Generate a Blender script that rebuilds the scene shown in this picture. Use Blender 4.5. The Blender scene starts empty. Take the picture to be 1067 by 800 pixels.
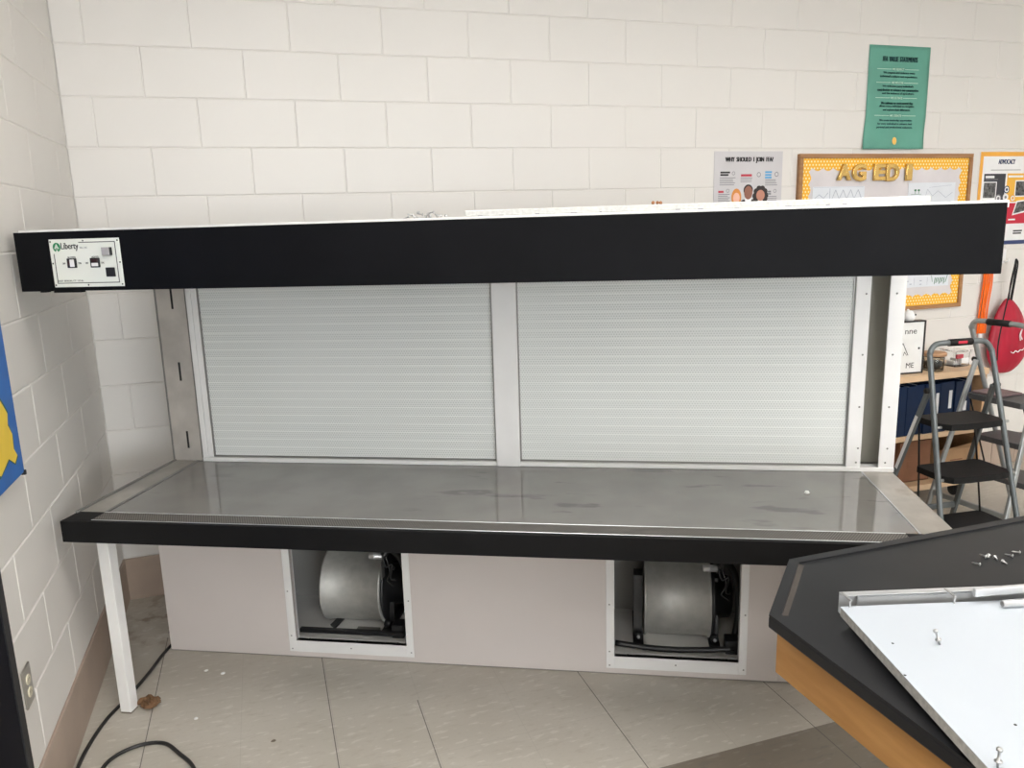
import bpy, bmesh, math, random
from mathutils import Vector, Matrix
random.seed(7)
C = bpy.context.scene.collection
PI = math.pi

# ------------------------------------------------------------------ materials
def nodes_of(name):
    m = bpy.data.materials.new(name); m.use_nodes = True
    nt = m.node_tree; b = nt.nodes['Principled BSDF']
    return m, nt, b
def setin(b, **kw):
    for k, v in kw.items(): b.inputs[k.replace('_', ' ')].default_value = v
def P(name, col, rough=.5, metal=0., var=.04, scale=12., bump=0., spec=.5, trans=0., coat=0., stretch=(1, 1, 1)):
    m, nt, b = nodes_of(name)
    N = nt.nodes; L = nt.links
    tc = N.new('ShaderNodeTexCoord'); mp = N.new('ShaderNodeMapping'); mp.inputs['Scale'].default_value = stretch
    L.new(tc.outputs['Object'], mp.inputs['Vector'])
    nz = N.new('ShaderNodeTexNoise'); nz.inputs['Scale'].default_value = scale; nz.inputs['Detail'].default_value = 4
    L.new(mp.outputs['Vector'], nz.inputs['Vector'])
    cr = N.new('ShaderNodeValToRGB')
    cr.color_ramp.elements[0].position = .3; cr.color_ramp.elements[1].position = .7
    cr.color_ramp.elements[0].color = tuple(max(0, c*(1-var)) for c in col)+(1,)
    cr.color_ramp.elements[1].color = tuple(min(1, c*(1+var)) for c in col)+(1,)
    L.new(nz.outputs['Fac'], cr.inputs['Fac']); L.new(cr.outputs['Color'], b.inputs['Base Color'])
    setin(b, Roughness=rough, Metallic=metal, Specular_IOR_Level=spec, Transmission_Weight=trans, Coat_Weight=coat)
    if bump:
        bp = N.new('ShaderNodeBump'); bp.inputs['Strength'].default_value = bump; bp.inputs['Distance'].default_value = .002
        L.new(nz.outputs['Fac'], bp.inputs['Height']); L.new(bp.outputs['Normal'], b.inputs['Normal'])
    return m

def math_node(nt, op, a, b=None, c=None):
    n = nt.nodes.new('ShaderNodeMath'); n.operation = op
    for i, v in enumerate((a, b, c)):
        if v is None: continue
        if isinstance(v, (int, float)): n.inputs[i].default_value = v
        else: nt.links.new(v, n.inputs[i])
    return n.outputs[0]
def mixc(nt, fac, a, b):
    n = nt.nodes.new('ShaderNodeMix'); n.data_type = 'RGBA'
    if isinstance(fac, (int, float)): n.inputs[0].default_value = fac
    else: nt.links.new(fac, n.inputs[0])
    for i, v in ((6, a), (7, b)):
        if isinstance(v, tuple): n.inputs[i].default_value = v if len(v) == 4 else v+(1,)
        else: nt.links.new(v, n.inputs[i])
    return n.outputs[2]
def noise(nt, vec, scale, detail=3, stretch=None):
    if stretch:
        mp = nt.nodes.new('ShaderNodeMapping'); mp.inputs['Scale'].default_value = stretch
        nt.links.new(vec, mp.inputs['Vector']); vec = mp.outputs['Vector']
    n = nt.nodes.new('ShaderNodeTexNoise'); n.inputs['Scale'].default_value = scale; n.inputs['Detail'].default_value = detail
    nt.links.new(vec, n.inputs['Vector']); return n.outputs['Fac']
def ramp(nt, v, lo, hi):
    n = nt.nodes.new('ShaderNodeMapRange'); n.inputs[1].default_value = lo; n.inputs[2].default_value = hi
    n.interpolation_type = 'SMOOTHSTEP'
    nt.links.new(v, n.inputs[0]); return n.outputs[0]
def objvec(nt):
    tc = nt.nodes.new('ShaderNodeTexCoord'); sp = nt.nodes.new('ShaderNodeSeparateXYZ')
    nt.links.new(tc.outputs['Object'], sp.inputs[0])
    return tc.outputs['Object'], sp.outputs[0], sp.outputs[1], sp.outputs[2]

def floor_material():
    m, nt, b = nodes_of('vinyl_floor_tile')
    v, x, y, z = objvec(nt)
    big = noise(nt, v, 2.2, 3)
    fl = noise(nt, v, 42, 3, (.42, 1.25, 1))
    fl2 = noise(nt, v, 120, 2, (.5, 1.2, 1))
    base = mixc(nt, ramp(nt, big, .3, .7), (.475, .44, .38), (.54, .505, .445))
    base = mixc(nt, math_node(nt, 'MULTIPLY', ramp(nt, fl, .57, .68), .5), base, (.44, .40, .34))
    base = mixc(nt, math_node(nt, 'MULTIPLY', ramp(nt, fl, .42, .33), .35), base, (.72, .69, .63))
    base = mixc(nt, math_node(nt, 'MULTIPLY', ramp(nt, fl2, .58, .72), .4), base, (.43, .40, .34))
    # darker band of tiles
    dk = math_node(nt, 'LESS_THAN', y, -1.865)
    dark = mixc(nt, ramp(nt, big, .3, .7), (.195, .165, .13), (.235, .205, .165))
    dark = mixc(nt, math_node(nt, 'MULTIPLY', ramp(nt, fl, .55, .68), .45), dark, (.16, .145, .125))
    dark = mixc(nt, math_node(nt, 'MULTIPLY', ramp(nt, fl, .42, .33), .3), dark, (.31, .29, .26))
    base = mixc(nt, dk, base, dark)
    # open joints between tiles
    j = None
    for xi in (.21, .814, 1.725, 2.335):
        t = math_node(nt, 'COMPARE', x, xi, .0017)
        j = t if j is None else math_node(nt, 'MAXIMUM', j, t)
    t = math_node(nt, 'MULTIPLY', math_node(nt, 'COMPARE', x, 1.118, .0017), math_node(nt, 'LESS_THAN', y, -1.25))
    j = math_node(nt, 'MAXIMUM', j, t)
    fx = math_node(nt, 'ABSOLUTE', math_node(nt, 'SUBTRACT', math_node(nt, 'FRACT', math_node(nt, 'MULTIPLY', math_node(nt, 'SUBTRACT', x, .21-.1525), 1/.305)), .5))
    fy = math_node(nt, 'ABSOLUTE', math_node(nt, 'SUBTRACT', math_node(nt, 'FRACT', math_node(nt, 'MULTIPLY', math_node(nt, 'ADD', y, 1.865+.1525), 1/.305)), .5))
    faint = math_node(nt, 'LESS_THAN', math_node(nt, 'MINIMUM', fx, fy), .0035)
    base = mixc(nt, math_node(nt, 'MULTIPLY', faint, .16), base, (.2, .18, .15))
    base = mixc(nt, math_node(nt, 'MULTIPLY', j, .85), base, (.10, .09, .08))
    # dirt in the corner behind the bench leg
    dx = math_node(nt, 'SUBTRACT', x, .17); dy = math_node(nt, 'MULTIPLY', math_node(nt, 'ADD', y, .25), .55)
    dist = math_node(nt, 'SQRT', math_node(nt, 'ADD', math_node(nt, 'MULTIPLY', dx, dx), math_node(nt, 'MULTIPLY', dy, dy)))
    near = ramp(nt, dist, .22, .06)
    st = noise(nt, v, 11, 5)
    base = mixc(nt, math_node(nt, 'MULTIPLY', math_node(nt, 'MULTIPLY', near, .8), ramp(nt, st, .52, .66)), base, (.27, .20, .14))
    base = mixc(nt, math_node(nt, 'MULTIPLY', near, ramp(nt, st, .42, .34)), base, (.62, .60, .55))
    nt.links.new(base, b.inputs['Base Color'])
    setin(b, Roughness=.36, Specular_IOR_Level=.45)
    bp = nt.nodes.new('ShaderNodeBump'); bp.inputs['Strength'].default_value = .08; bp.inputs['Distance'].default_value = .003
    nt.links.new(big, bp.inputs['Height']); nt.links.new(bp.outputs['Normal'], b.inputs['Normal'])
    return m

def dots_material(name, base_c, dot_c, pitch, rad, rough=.5, metal=0., lines=None, line_c=None, axes='xz', soft=.25, strength=1.):
    """staggered round dots; optional horizontal lines every `lines` metres."""
    m, nt, b = nodes_of(name)
    v, x, y, z = objvec(nt)
    u, w = {'xz': (x, z), 'xy': (x, y)}[axes]
    def lat(ou, ow):
        p = pitch; q = pitch*1.732
        a = math_node(nt, 'SUBTRACT', math_node(nt, 'FRACT', math_node(nt, 'ADD', math_node(nt, 'MULTIPLY', u, 1/p), ou)), .5)
        c = math_node(nt, 'SUBTRACT', math_node(nt, 'FRACT', math_node(nt, 'ADD', math_node(nt, 'MULTIPLY', w, 1/q), ow)), .5)
        a = math_node(nt, 'MULTIPLY', a, p); c = math_node(nt, 'MULTIPLY', c, q)
        return math_node(nt, 'SQRT', math_node(nt, 'ADD', math_node(nt, 'MULTIPLY', a, a), math_node(nt, 'MULTIPLY', c, c)))
    d = math_node(nt, 'MINIMUM', lat(0, 0), lat(.5, .5))
    f = ramp(nt, d, rad*(1+soft), rad*(1-soft))
    base = base_c+(1,)
    if lines:
        fr = math_node(nt, 'FRACT', math_node(nt, 'MULTIPLY', z, 1/lines))
        ln = ramp(nt, math_node(nt, 'ABSOLUTE', math_node(nt, 'SUBTRACT', fr, .5)), .11, .03)
        wob = noise(nt, v, 3, 2)
        base = mixc(nt, math_node(nt, 'MULTIPLY', ln, ramp(nt, wob, .2, .6)), base, line_c+(1,))
        big = noise(nt, v, 1.3, 2)
        dd = mixc(nt, ramp(nt, big, .35, .65), dot_c+(1,), tuple(.5*(a+c) for a, c in zip(dot_c, base_c))+(1,))
        f = math_node(nt, 'MULTIPLY', f, math_node(nt, 'SUBTRACT', 1., math_node(nt, 'MULTIPLY', ln, .6)))
        col = mixc(nt, f, base, dd)
    else:
        col = mixc(nt, math_node(nt, 'MULTIPLY', f, strength), base, dot_c+(1,))
    nt.links.new(col, b.inputs['Base Color']); setin(b, Roughness=rough, Metallic=metal)
    return m

def worktop_material():
    m, nt, b = nodes_of('smoked_worktop')
    v, x, y, z = objvec(nt)
    n1 = noise(nt, v, 5, 4); n2 = noise(nt, v, 7, 5, (.55, 1.9, 1)); n3 = noise(nt, v, 1.4, 2)
    base = mixc(nt, ramp(nt, n1, .3, .7), (.185, .178, .165), (.215, .207, .192))
    sm = math_node(nt, 'MULTIPLY', ramp(nt, n2, .59, .67), ramp(nt, n3, .42, .58))
    base = mixc(nt, math_node(nt, 'MULTIPLY', sm, .55), base, (.06, .06, .06))
    nt.links.new(base, b.inputs['Base Color'])
    r = nt.nodes.new('ShaderNodeMapRange'); r.inputs[3].default_value = .02; r.inputs[4].default_value = .045
    nt.links.new(n1, r.inputs[0]); nt.links.new(r.outputs[0], b.inputs['Roughness'])
    setin(b, IOR=1.55)
    return m

def wood_material(name, c1, c2, scale=3., stretch=(1, 8, 8), rough=.45):
    m, nt, b = nodes_of(name)
    v, x, y, z = objvec(nt)
    n1 = noise(nt, v, scale*2, 6, stretch); n2 = noise(nt, v, scale*.6, 3)
    f = math_node(nt, 'ADD', math_node(nt, 'MULTIPLY', n1, .65), math_node(nt, 'MULTIPLY', n2, .35))
    nt.links.new(mixc(nt, ramp(nt, f, .35, .65), c1, c2), b.inputs['Base Color'])
    setin(b, Roughness=rough); return m

def stainless_material(name, c=(.42, .40, .37), rough=.38, blot=.0):
    m, nt, b = nodes_of(name)
    v, x, y, z = objvec(nt)
    n1 = noise(nt, v, 6, 5); n2 = noise(nt, v, 60, 2, (1, .05, 1))
    base = mixc(nt, ramp(nt, n1, .3, .7), tuple(a*.82 for a in c), tuple(min(1, a*1.1) for a in c))
    if blot: base = mixc(nt, math_node(nt, 'MULTIPLY', ramp(nt, n1, .56, .68), blot), base, (.30, .25, .20))
    nt.links.new(base, b.inputs['Base Color'])
    r = nt.nodes.new('ShaderNodeMapRange'); r.inputs[3].default_value = rough*.8; r.inputs[4].default_value = rough*1.25
    nt.links.new(n2, r.inputs[0]); nt.links.new(r.outputs[0], b.inputs['Roughness'])
    setin(b, Metallic=.55); return m

M = dict(
    wall=P('painted_block', (.745, .72, .685), .42, var=.018, scale=1.6, bump=.12),
    mortar=P('painted_mortar', (.77, .725, .67), .55, var=.03, scale=20),
    base_tile=P('brown_base_tile', (.40, .315, .255), .4, var=.10, scale=5),
    ceil=P('ceiling_tile', (.84, .83, .80), .9, var=.02),
    far_wall=P('far_painted_wall', (.80, .77, .72), .6, var=.02),
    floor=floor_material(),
    black=P('black_laminate', (.0045, .0047, .0060), .6, var=.2, scale=5, spec=.10),
    black_edge=P('black_edge', (.007, .007, .0075), .55, var=.15, spec=.16),
    white=P('white_laminate', (.80, .785, .765), .38, var=.02),
    cab=P('cabinet_panel', (.605, .555, .53), .42, var=.02, scale=3),
    white_trim=P('white_trim', (.76, .755, .745), .42, var=.02),
    top_panel=P('speckled_white_panel', (.58, .58, .56), .6, var=.12, scale=120),
    work=worktop_material(),
    steel=stainless_material('brushed_steel', (.44, .42, .385), .36),
    steel_r=stainless_material('stained_steel', (.50, .47, .43), .40, .5),
    slot_steel=stainless_material('slotted_steel', (.57, .54, .505), .5),
    rail=P('dull_metal_rail', (.25, .245, .235), .35, metal=.6),
    perf=dots_material('perforated_steel', (.21, .195, .175), (.02, .018, .016), .0080, .0027, .5, .25, axes='xy'),
    filt=dots_material('filter_mesh', (.69, .71, .69), (.48, .50, .485), .0095, .0026, .6, 0, lines=.0325, line_c=(.78, .80, .775)),
    dark=P('dark_void', (.012, .012, .012), .7),
    recess=P('recess_panel', (.50, .49, .43), .5, var=.05, scale=4),
    inner=P('inner_panel', (.34, .335, .32), .6, var=.03),
    galv=P('galvanised_sheet', (.46, .46, .435), .56, metal=.6, var=.10, scale=26),
    blk_metal=P('black_steel', (.012, .012, .013), .4, var=.2),
    alu=P('aluminium', (.62, .63, .64), .32, metal=.6, var=.05),
    zinc=P('zinc_screw', (.50, .50, .50), .3, metal=.7, var=.08),
    panel_w=P('ivory_panel', (.76, .775, .71), .4, var=.015),
    green=P('emblem_green', (.02, .22, .085), .5),
    ink=P('black_ink', (.012, .012, .014), .6),
    switch_w=P('switch_white', (.80, .78, .78), .35),
    switch_r=P('switch_dark', (.035, .008, .010), .35),
    lens=P('lamp_lens', (.42, .40, .39), .15),
    cable=P('black_rubber', (.012, .012, .012), .45),
    oak=wood_material('oak_apron', (.40, .195, .06), (.52, .275, .095), 2.2, (8, 1.2, 8)),
    table=P('black_resin_top', (.016, .0165, .0185), .42, var=.14, scale=7, spec=.34),
    rim=P('worn_rim', (.060, .050, .044), .5, var=.2),  # lighter brown reflection inside the rim, painted as colour
    slab=P('white_melamine', (.49, .53, .58), .33, var=.01),
    slab_edge=P('chipboard_edge', (.42, .41, .385), .8, var=.2, scale=90),
    birch=wood_material('birch_ply', (.66, .45, .27), (.74, .53, .34), 2., (1, 6, 6)),
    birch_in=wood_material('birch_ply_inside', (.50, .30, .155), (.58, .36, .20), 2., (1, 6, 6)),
    navy=P('navy_binder', (.004, .016, .052), .45, var=.1, spec=.3),
    label_w=P('white_label', (.80, .80, .80), .6),
    card=P('cardboard', (.42, .25, .13), .8, var=.08),
    card_d=P('dark_cardboard', (.23, .105, .055), .8, var=.08),
    tape=P('packing_tape', (.50, .34, .18), .3),
    lad=P('grey_ladder_frame', (.15, .168, .175), .38, metal=.35, var=.08),
    lad2=P('light_grey_ladder_frame', (.36, .38, .38), .36, metal=.45, var=.06),
    tread=P('black_tread', (.010, .010, .0105), .6, var=.15, scale=90, bump=.4, spec=.2),
    tread2=P('grey_tread', (.068, .070, .074), .5, var=.1, scale=90, bump=.3),
    tray=P('mauve_tray', (.16, .11, .115), .5),
    grip=P('black_grip', (.015, .014, .014), .6, spec=.25),
    red_logo=P('red_badge', (.55, .03, .06), .4),
    red=P('red_nylon', (.42, .004, .030), .42, var=.12, scale=9, bump=.3),
    cordb=P('black_cord', (.012, .012, .013), .8),
    orange=P('orange_ribbon', (.95, .16, .01), .5, var=.1, scale=30),
    hookw=P('white_plastic', (.86, .86, .86), .35),
    glass=None, clear=None,
    bamboo=wood_material('bamboo_lid', (.40, .22, .11), (.50, .29, .16), 4),
    pebble=P('dark_contents', (.03, .03, .033), .6, var=.5, scale=70),
    frame_b=P('black_frame', (.015, .014, .014), .4),
    sign=P('sign_white', (.84, .84, .82), .5),
    oakframe=wood_material('board_frame_wood', (.33, .16, .065), (.42, .22, .095), 3),
    gold=P('gold_foil', (.74, .50, .17), .25, metal=.8, var=.18, scale=14, bump=.4),
    border=dots_material('polka_border', (.90, .47, .025), (.97, .90, .58), .021, .0043, .6, soft=.5),
    boardpaper=P('lilac_grey_paper', (.68, .645, .66), .8, var=.07, scale=6, bump=.5),
    drawing=P('drawing_paper', (.72, .75, .80), .8, var=.03),
    pencil=P('pencil_line', (.30, .33, .42), .8),
    treeink=P('green_ink', (.05, .19, .10), .8),
    poster_g=P('teal_poster', (.115, .345, .265), .55, var=.07, scale=6),
    poster_gray=P('grey_poster', (.60, .585, .60), .55, var=.03, scale=8),
    poster_w=P('poster_white', (.84, .84, .85), .5),
    pos_or=P('poster_orange', (.86, .42, .06), .5),
    pos_dark=P('poster_charcoal', (.035, .038, .05), .5),
    pos_yel=P('poster_yellow', (.88, .48, .06), .5),
    pos_red=P('poster_red', (.55, .02, .05), .5),
    pos_navy=P('poster_navy', (.03, .05, .15), .5),
    tealink=P('teal_ink', (.012, .075, .085), .6),
    pale=P('pale_line', (.55, .75, .62), .6),
    goldink=P('gold_ink', (.80, .50, .12), .5),
    greyink=P('grey_ink', (.22, .22, .24), .7),
    redink=P('red_ink', (.55, .05, .08), .7),
    blueink=P('blue_ink', (.12, .40, .68), .7),
    photo=P('printed_photo', (.10, .10, .10), .6, var=.95, scale=60),
    hair1=P('printed_ginger', (.70, .27, .06), .6), skin1=P('printed_pale_skin', (.85, .50, .38), .6),
    hair2=P('printed_black_hair', (.03, .022, .022), .6), skin2=P('printed_brown_skin', (.30, .125, .085), .6),
    skin3=P('printed_tan_skin', (.52, .235, .165), .6),
    blue=P('blue_paint', (.012, .13, .46), .45, var=.1), yellow=P('yellow_paint', (.85, .60, .05), .5),
    greyedge=P('grey_canvas_edge', (.30, .31, .32), .6), dgreen=P('dark_green_paint', (.02, .09, .05), .5),
    doorframe=P('black_door_frame', (.016, .017, .019), .5, spec=.25), doorleaf=P('dark_navy_door', (.002, .0025, .007), .55, spec=.08),
    plate=P('steel_wall_plate', (.40, .385, .345), .3, metal=.7), cream=P('cream_receptacle', (.66, .61, .47), .4),
    crumple=P('brown_paper', (.15, .078, .035), .8, var=.25, scale=40), leafb=P('brown_bit', (.33, .15, .07), .8),
    speck=P('white_speck', (.88, .88, .86), .7), pad=P('brown_foot', (.16, .13, .10), .7),
    legw=P('white_leg_paint', (.78, .775, .76), .35, var=.02),
)
def glassy(name, col, rough, ior=1.45, alpha=.35):
    m, nt, b = nodes_of(name)
    setin(b, Base_Color=col+(1,), Roughness=rough, Transmission_Weight=1., IOR=ior)
    v, x, y, z = objvec(nt); n = noise(nt, v, 20)
    bp = nt.nodes.new('ShaderNodeBump'); bp.inputs['Strength'].default_value = .05
    nt.links.new(n, bp.inputs['Height']); nt.links.new(bp.outputs['Normal'], b.inputs['Normal'])
    return m
M['glass'] = glassy('clear_glass', (.95, .97, .96), .02)
M['clear'] = glassy('clear_plastic', (.96, .96, .96), .06, 1.2)
def emission(name, s):
    m, nt, b = nodes_of(name)
    setin(b, Base_Color=(.9, .9, .9, 1)); b.inputs['Emission Color'].default_value = (1., .972, .93, 1); b.inputs['Emission Strength'].default_value = s
    return m

# ------------------------------------------------------------------ mesh helpers
class MB:
    def __init__(s): s.bm = bmesh.new()
    def box(s, x0, x1, y0, y1, z0, z1, bev=0., mat=None, seg=1):
        vs = [s.bm.verts.new((x, y, z)) for z in (z0, z1) for x, y in ((x0, y0), (x1, y0), (x1, y1), (x0, y1))]
        fs = [s.bm.faces.new([vs[i] for i in q]) for q in ((3, 2, 1, 0), (4, 5, 6, 7), (0, 1, 5, 4), (1, 2, 6, 5), (2, 3, 7, 6), (3, 0, 4, 7))]
        if bev:
            es = list({e for f in fs for e in f.edges})
            r = bmesh.ops.bevel(s.bm, geom=es, offset=bev, segments=seg, profile=.5, affect='EDGES')
            vs = list({v for f in r['faces'] for v in f.verts} | {v for v in vs if v.is_valid})
        if mat is not None: bmesh.ops.transform(s.bm, matrix=mat, verts=[v for v in vs if v.is_valid])
        return s
    def quad(s, pts): s.bm.faces.new([s.bm.verts.new(p) for p in pts]); return s
    def tube(s, pts, r, seg=10, cap=True, closed=False):
        pts = [Vector(p) for p in pts]; n = len(pts); rings = []
        up = Vector((0, 0, 1)); prev = None
        for i, p in enumerate(pts):
            a = pts[max(0, i-1)] if not closed else pts[i-1]; b = pts[min(n-1, i+1)] if not closed else pts[(i+1) % n]
            t = (b-a).normalized()
            if prev is None:
                ref = up if abs(t.dot(up)) < .9 else Vector((1, 0, 0)); u = t.cross(ref).normalized()
            else: u = (prev - t*prev.dot(t)).normalized()
            prev = u; w = t.cross(u)
            rr = r[i] if isinstance(r, (list, tuple)) else r
            rings.append([s.bm.verts.new(p+u*rr*math.cos(2*PI*k/seg)+w*rr*math.sin(2*PI*k/seg)) for k in range(seg)])
        m = n if closed else n-1
        for i in range(m):
            A, B = rings[i], rings[(i+1) % n]
            for k in range(seg): s.bm.faces.new((A[k], A[(k+1) % seg], B[(k+1) % seg], B[k])).smooth = True
        if cap and not closed:
            s.bm.faces.new(rings[0][::-1]); s.bm.faces.new(rings[-1])
        return s
    def bar(s, p, q, w, t, ref=(0, 0, 1), bev=0.):
        """rectangular bar from p to q: width w along `ref` made perpendicular, thickness t."""
        p = Vector(p); q = Vector(q); d = (q-p); L = d.length; d.normalize()
        u = Vector(ref); u = (u-d*u.dot(d)).normalized(); v = d.cross(u)
        m = Matrix((( d.x, u.x, v.x, p.x), (d.y, u.y, v.y, p.y), (d.z, u.z, v.z, p.z), (0, 0, 0, 1)))
        return s.box(0, L, -w/2, w/2, -t/2, t/2, bev, m)
    def lathe(s, prof, seg=32, mat=None, arc=None):
        rings = []
        new = []
        for r, h in prof:
            if r < 1e-6: ring = [s.bm.verts.new((0, 0, h))]
            else: ring = [s.bm.verts.new((r*math.cos(2*PI*k/seg), r*math.sin(2*PI*k/seg), h)) for k in range(seg)]
            rings.append(ring); new += ring
        for A, B in zip(rings, rings[1:]):
            for k in range(seg):
                a, b = A[k % len(A)], A[(k+1) % len(A)]; c, d = B[(k+1) % len(B)], B[k % len(B)]
                f = list(dict.fromkeys((a, b, c, d)))
                if len(f) > 2: s.bm.faces.new(f).smooth = True
        if mat is not None: bmesh.ops.transform(s.bm, matrix=mat, verts=new)
        return s
    def prism(s, poly, d0, d1, axis='y', bev=0.):
        """closed polygon (u,v) extruded along axis between d0 and d1: axis y -> (u,d,v); z -> (u,v,d); x -> (d,u,v)."""
        f = {'y': lambda u, v, d: (u, d, v), 'z': lambda u, v, d: (u, v, d), 'x': lambda u, v, d: (d, u, v)}[axis]
        A = [s.bm.verts.new(f(u, v, d0)) for u, v in poly]; B = [s.bm.verts.new(f(u, v, d1)) for u, v in poly]
        n = len(poly); fs = [s.bm.faces.new(A), s.bm.faces.new(B[::-1])]
        for i in range(n): fs.append(s.bm.faces.new((A[i], B[i], B[(i+1) % n], A[(i+1) % n])))
        if bev: bmesh.ops.bevel(s.bm, geom=list({e for g in fs[:2] for e in g.edges}), offset=bev, segments=2, profile=.5, affect='EDGES')
        return s
    def build(s, name, mat, parent=None, smooth=False):
        bmesh.ops.recalc_face_normals(s.bm, faces=s.bm.faces[:])
        me = bpy.data.meshes.new(name); s.bm.to_mesh(me); s.bm.free()
        if smooth:
            for p in me.polygons: p.use_smooth = True
        for mm in (mat if isinstance(mat, (list, tuple)) else [mat]): me.materials.append(mm)
        o = bpy.data.objects.new(name, me); C.objects.link(o)
        if parent: o.parent = parent
        return o
def tag(o, label, cat, group=None, kind=None):
    o['label'] = label; o['category'] = cat
    if group: o['group'] = group
    if kind: o['kind'] = kind
    return o
def thing(name, label, cat, loc=(0, 0, 0), rz=0., group=None):
    o = bpy.data.objects.new(name, None); o.empty_display_size = .1; C.objects.link(o)
    o.location = loc; o.rotation_euler = (0, 0, rz)
    return tag(o, label, cat, group)
def struct(o, label=None):
    o['kind'] = 'structure'
    if label: o['label'] = label
    return o
def spline(pts, n=8):
    pts = [Vector(p) for p in pts]; out = []
    P_ = [pts[0]*2-pts[1]]+pts+[pts[-1]*2-pts[-2]]
    for i in range(1, len(P_)-2):
        a, b, c, d = P_[i-1:i+3]
        for k in range(n):
            t = k/n
            out.append(.5*((2*b)+(c-a)*t+(2*a-5*b+4*c-d)*t*t+(3*b-a-3*c+d)*t**3))
    out.append(pts[-1]); return out
def text_obj(body, x0, x1, z0, z1, y, mat, parent, name='lettering', depth=.0004, bold=0., warp=None, frame=None):
    """lettering in the x-z plane fitted to the given rectangle (reads from -y)."""
    cu = bpy.data.curves.new('t', 'FONT'); cu.body = body; cu.extrude = .002; cu.resolution_u = 3
    o = bpy.data.objects.new('t', cu); C.objects.link(o)
    bpy.context.view_layer.update()
    me = bpy.data.meshes.new_from_object(o.evaluated_get(bpy.context.evaluated_depsgraph_get()))
    bpy.data.objects.remove(o); bpy.data.curves.remove(cu)
    xs = [v.co.x for v in me.vertices]; ys = [v.co.y for v in me.vertices]
    ax, bx, ay, by = min(xs), max(xs), min(ys), max(ys)
    for v in me.vertices:
        x = x0+(v.co.x-ax)/(bx-ax)*(x1-x0); z = z0+(v.co.y-ay)/max(1e-6, by-ay)*(z1-z0); yy = y-(depth if v.co.z > 0 else -depth)
        if warp: x, yy, z = warp(x, yy, z)
        v.co = (x, yy, z)
    if bold:                                   # heavier strokes: the same letters laid down side by side
        bm = bmesh.new(); d_ = (z1-z0)*bold*4
        for k in (-1, -.35, .35, 1):
            n0 = len(bm.verts); bm.from_mesh(me); bm.verts.ensure_lookup_table()
            for v in bm.verts[n0:]: v.co.x += k*d_
        bm.to_mesh(me); bm.free()
    me.name = name; me.materials.clear(); me.materials.append(mat)
    ob = bpy.data.objects.new(name, me); C.objects.link(ob)
    if parent: ob.parent = parent
    return ob
def ellipse(cx, cz, rx, rz, n=20, a0=0, a1=2*PI): return [(cx+rx*math.cos(a0+(a1-a0)*k/n), cz+rz*math.sin(a0+(a1-a0)*k/n)) for k in range(n+(0 if abs(a1-a0-2*PI) < 1e-6 else 1))]

# ------------------------------------------------------------------ camera
cam_d = bpy.data.cameras.new('camera'); cam = bpy.data.objects.new('camera', cam_d); C.objects.link(cam)
cam_d.sensor_fit = 'HORIZONTAL'; cam_d.sensor_width = 36.; cam_d.lens = 808.45/1067*36.
right = Vector((.95062529, -.30900985, -.02871351)); down = Vector((-.08881581, -.18223784, -.97923497)); fwd = Vector((.29736056, .93343574, -.20068486))
cam.matrix_world = Matrix(((right.x, -down.x, -fwd.x, .712), (right.y, -down.y, -fwd.y, -3.7546), (right.z, -down.z, -fwd.z, 1.6636), (0, 0, 0, 1)))
cam_d.clip_start = .05
bpy.context.scene.camera = cam

# ------------------------------------------------------------------ room shell
H = 3.05; XR = 8.; YF = -9.5; BC = .2032; BL = .4064
def block_wall(name, along, lo, hi, off_odd, top, parent_mat):
    """painted concrete blocks above the base course; along 'x' (wall at y=0) or 'y' (wall at x=0)."""
    mb = MB(); g = .0034
    def put(a0, a1, z0, z1):
        if a1-a0 < .02: return
        f = (lambda a, d, z: (a, -d, z)) if along == 'x' else (lambda a, d, z: (d, a, z))
        o = [(a0, z0), (a1, z0), (a1, z1), (a0, z1)]
        i1 = [(a0+g*.55, z0+g*.55), (a1-g*.55, z0+g*.55), (a1-g*.55, z1-g*.55), (a0+g*.55, z1-g*.55)]
        i2 = [(a0+g*1.5, z0+g*1.5), (a1-g*1.5, z0+g*1.5), (a1-g*1.5, z1-g*1.5), (a0+g*1.5, z1-g*1.5)]
        V0 = [mb.bm.verts.new(f(a, -.0032, z)) for a, z in o]
        V1 = [mb.bm.verts.new(f(a, -.0020, z)) for a, z in i1]
        V2 = [mb.bm.verts.new(f(a, 0., z)) for a, z in i2]
        for A, B in ((V0, V1), (V1, V2)):
            for k in range(4): mb.bm.faces.new((A[k], A[(k+1) % 4], B[(k+1) % 4], B[k]))
        mb.bm.faces.new(V2)
    n = 1
    while n*BC < top-.01:
        z0, z1 = n*BC, min(top, (n+1)*BC)
        off = off_odd if n % 2 else off_odd-BL/2
        k0 = math.floor((lo-off)/BL)
        a = off+k0*BL
        while a < hi:
            put(max(lo, a), min(hi, a+BL), z0, z1); a += BL
        n += 1
    # backing
    if along == 'x': mb.box(lo-.15, hi, .0042, .15, 0, top)
    else: mb.box(-.15, -.0042, lo, hi+.004, 0, top)
    return struct(mb.build(name, parent_mat))
block_wall('wall_back', 'x', 0., XR, .3194, H, M['wall'])
block_wall('wall_left', 'y', YF, 0., -1.015, H, M['wall'])
struct(MB().box(XR, XR+.15, YF, .15, 0, H).build('wall_right', M['far_wall']))
struct(MB().box(-.15, XR+.15, YF-.15, YF, 0, H).build('wall_front', M['far_wall']))
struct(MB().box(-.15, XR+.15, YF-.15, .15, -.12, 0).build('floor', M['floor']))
struct(MB().box(-.15, XR+.15, YF-.15, .15, H, H+.12).build('ceiling', M['ceil']))
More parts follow.
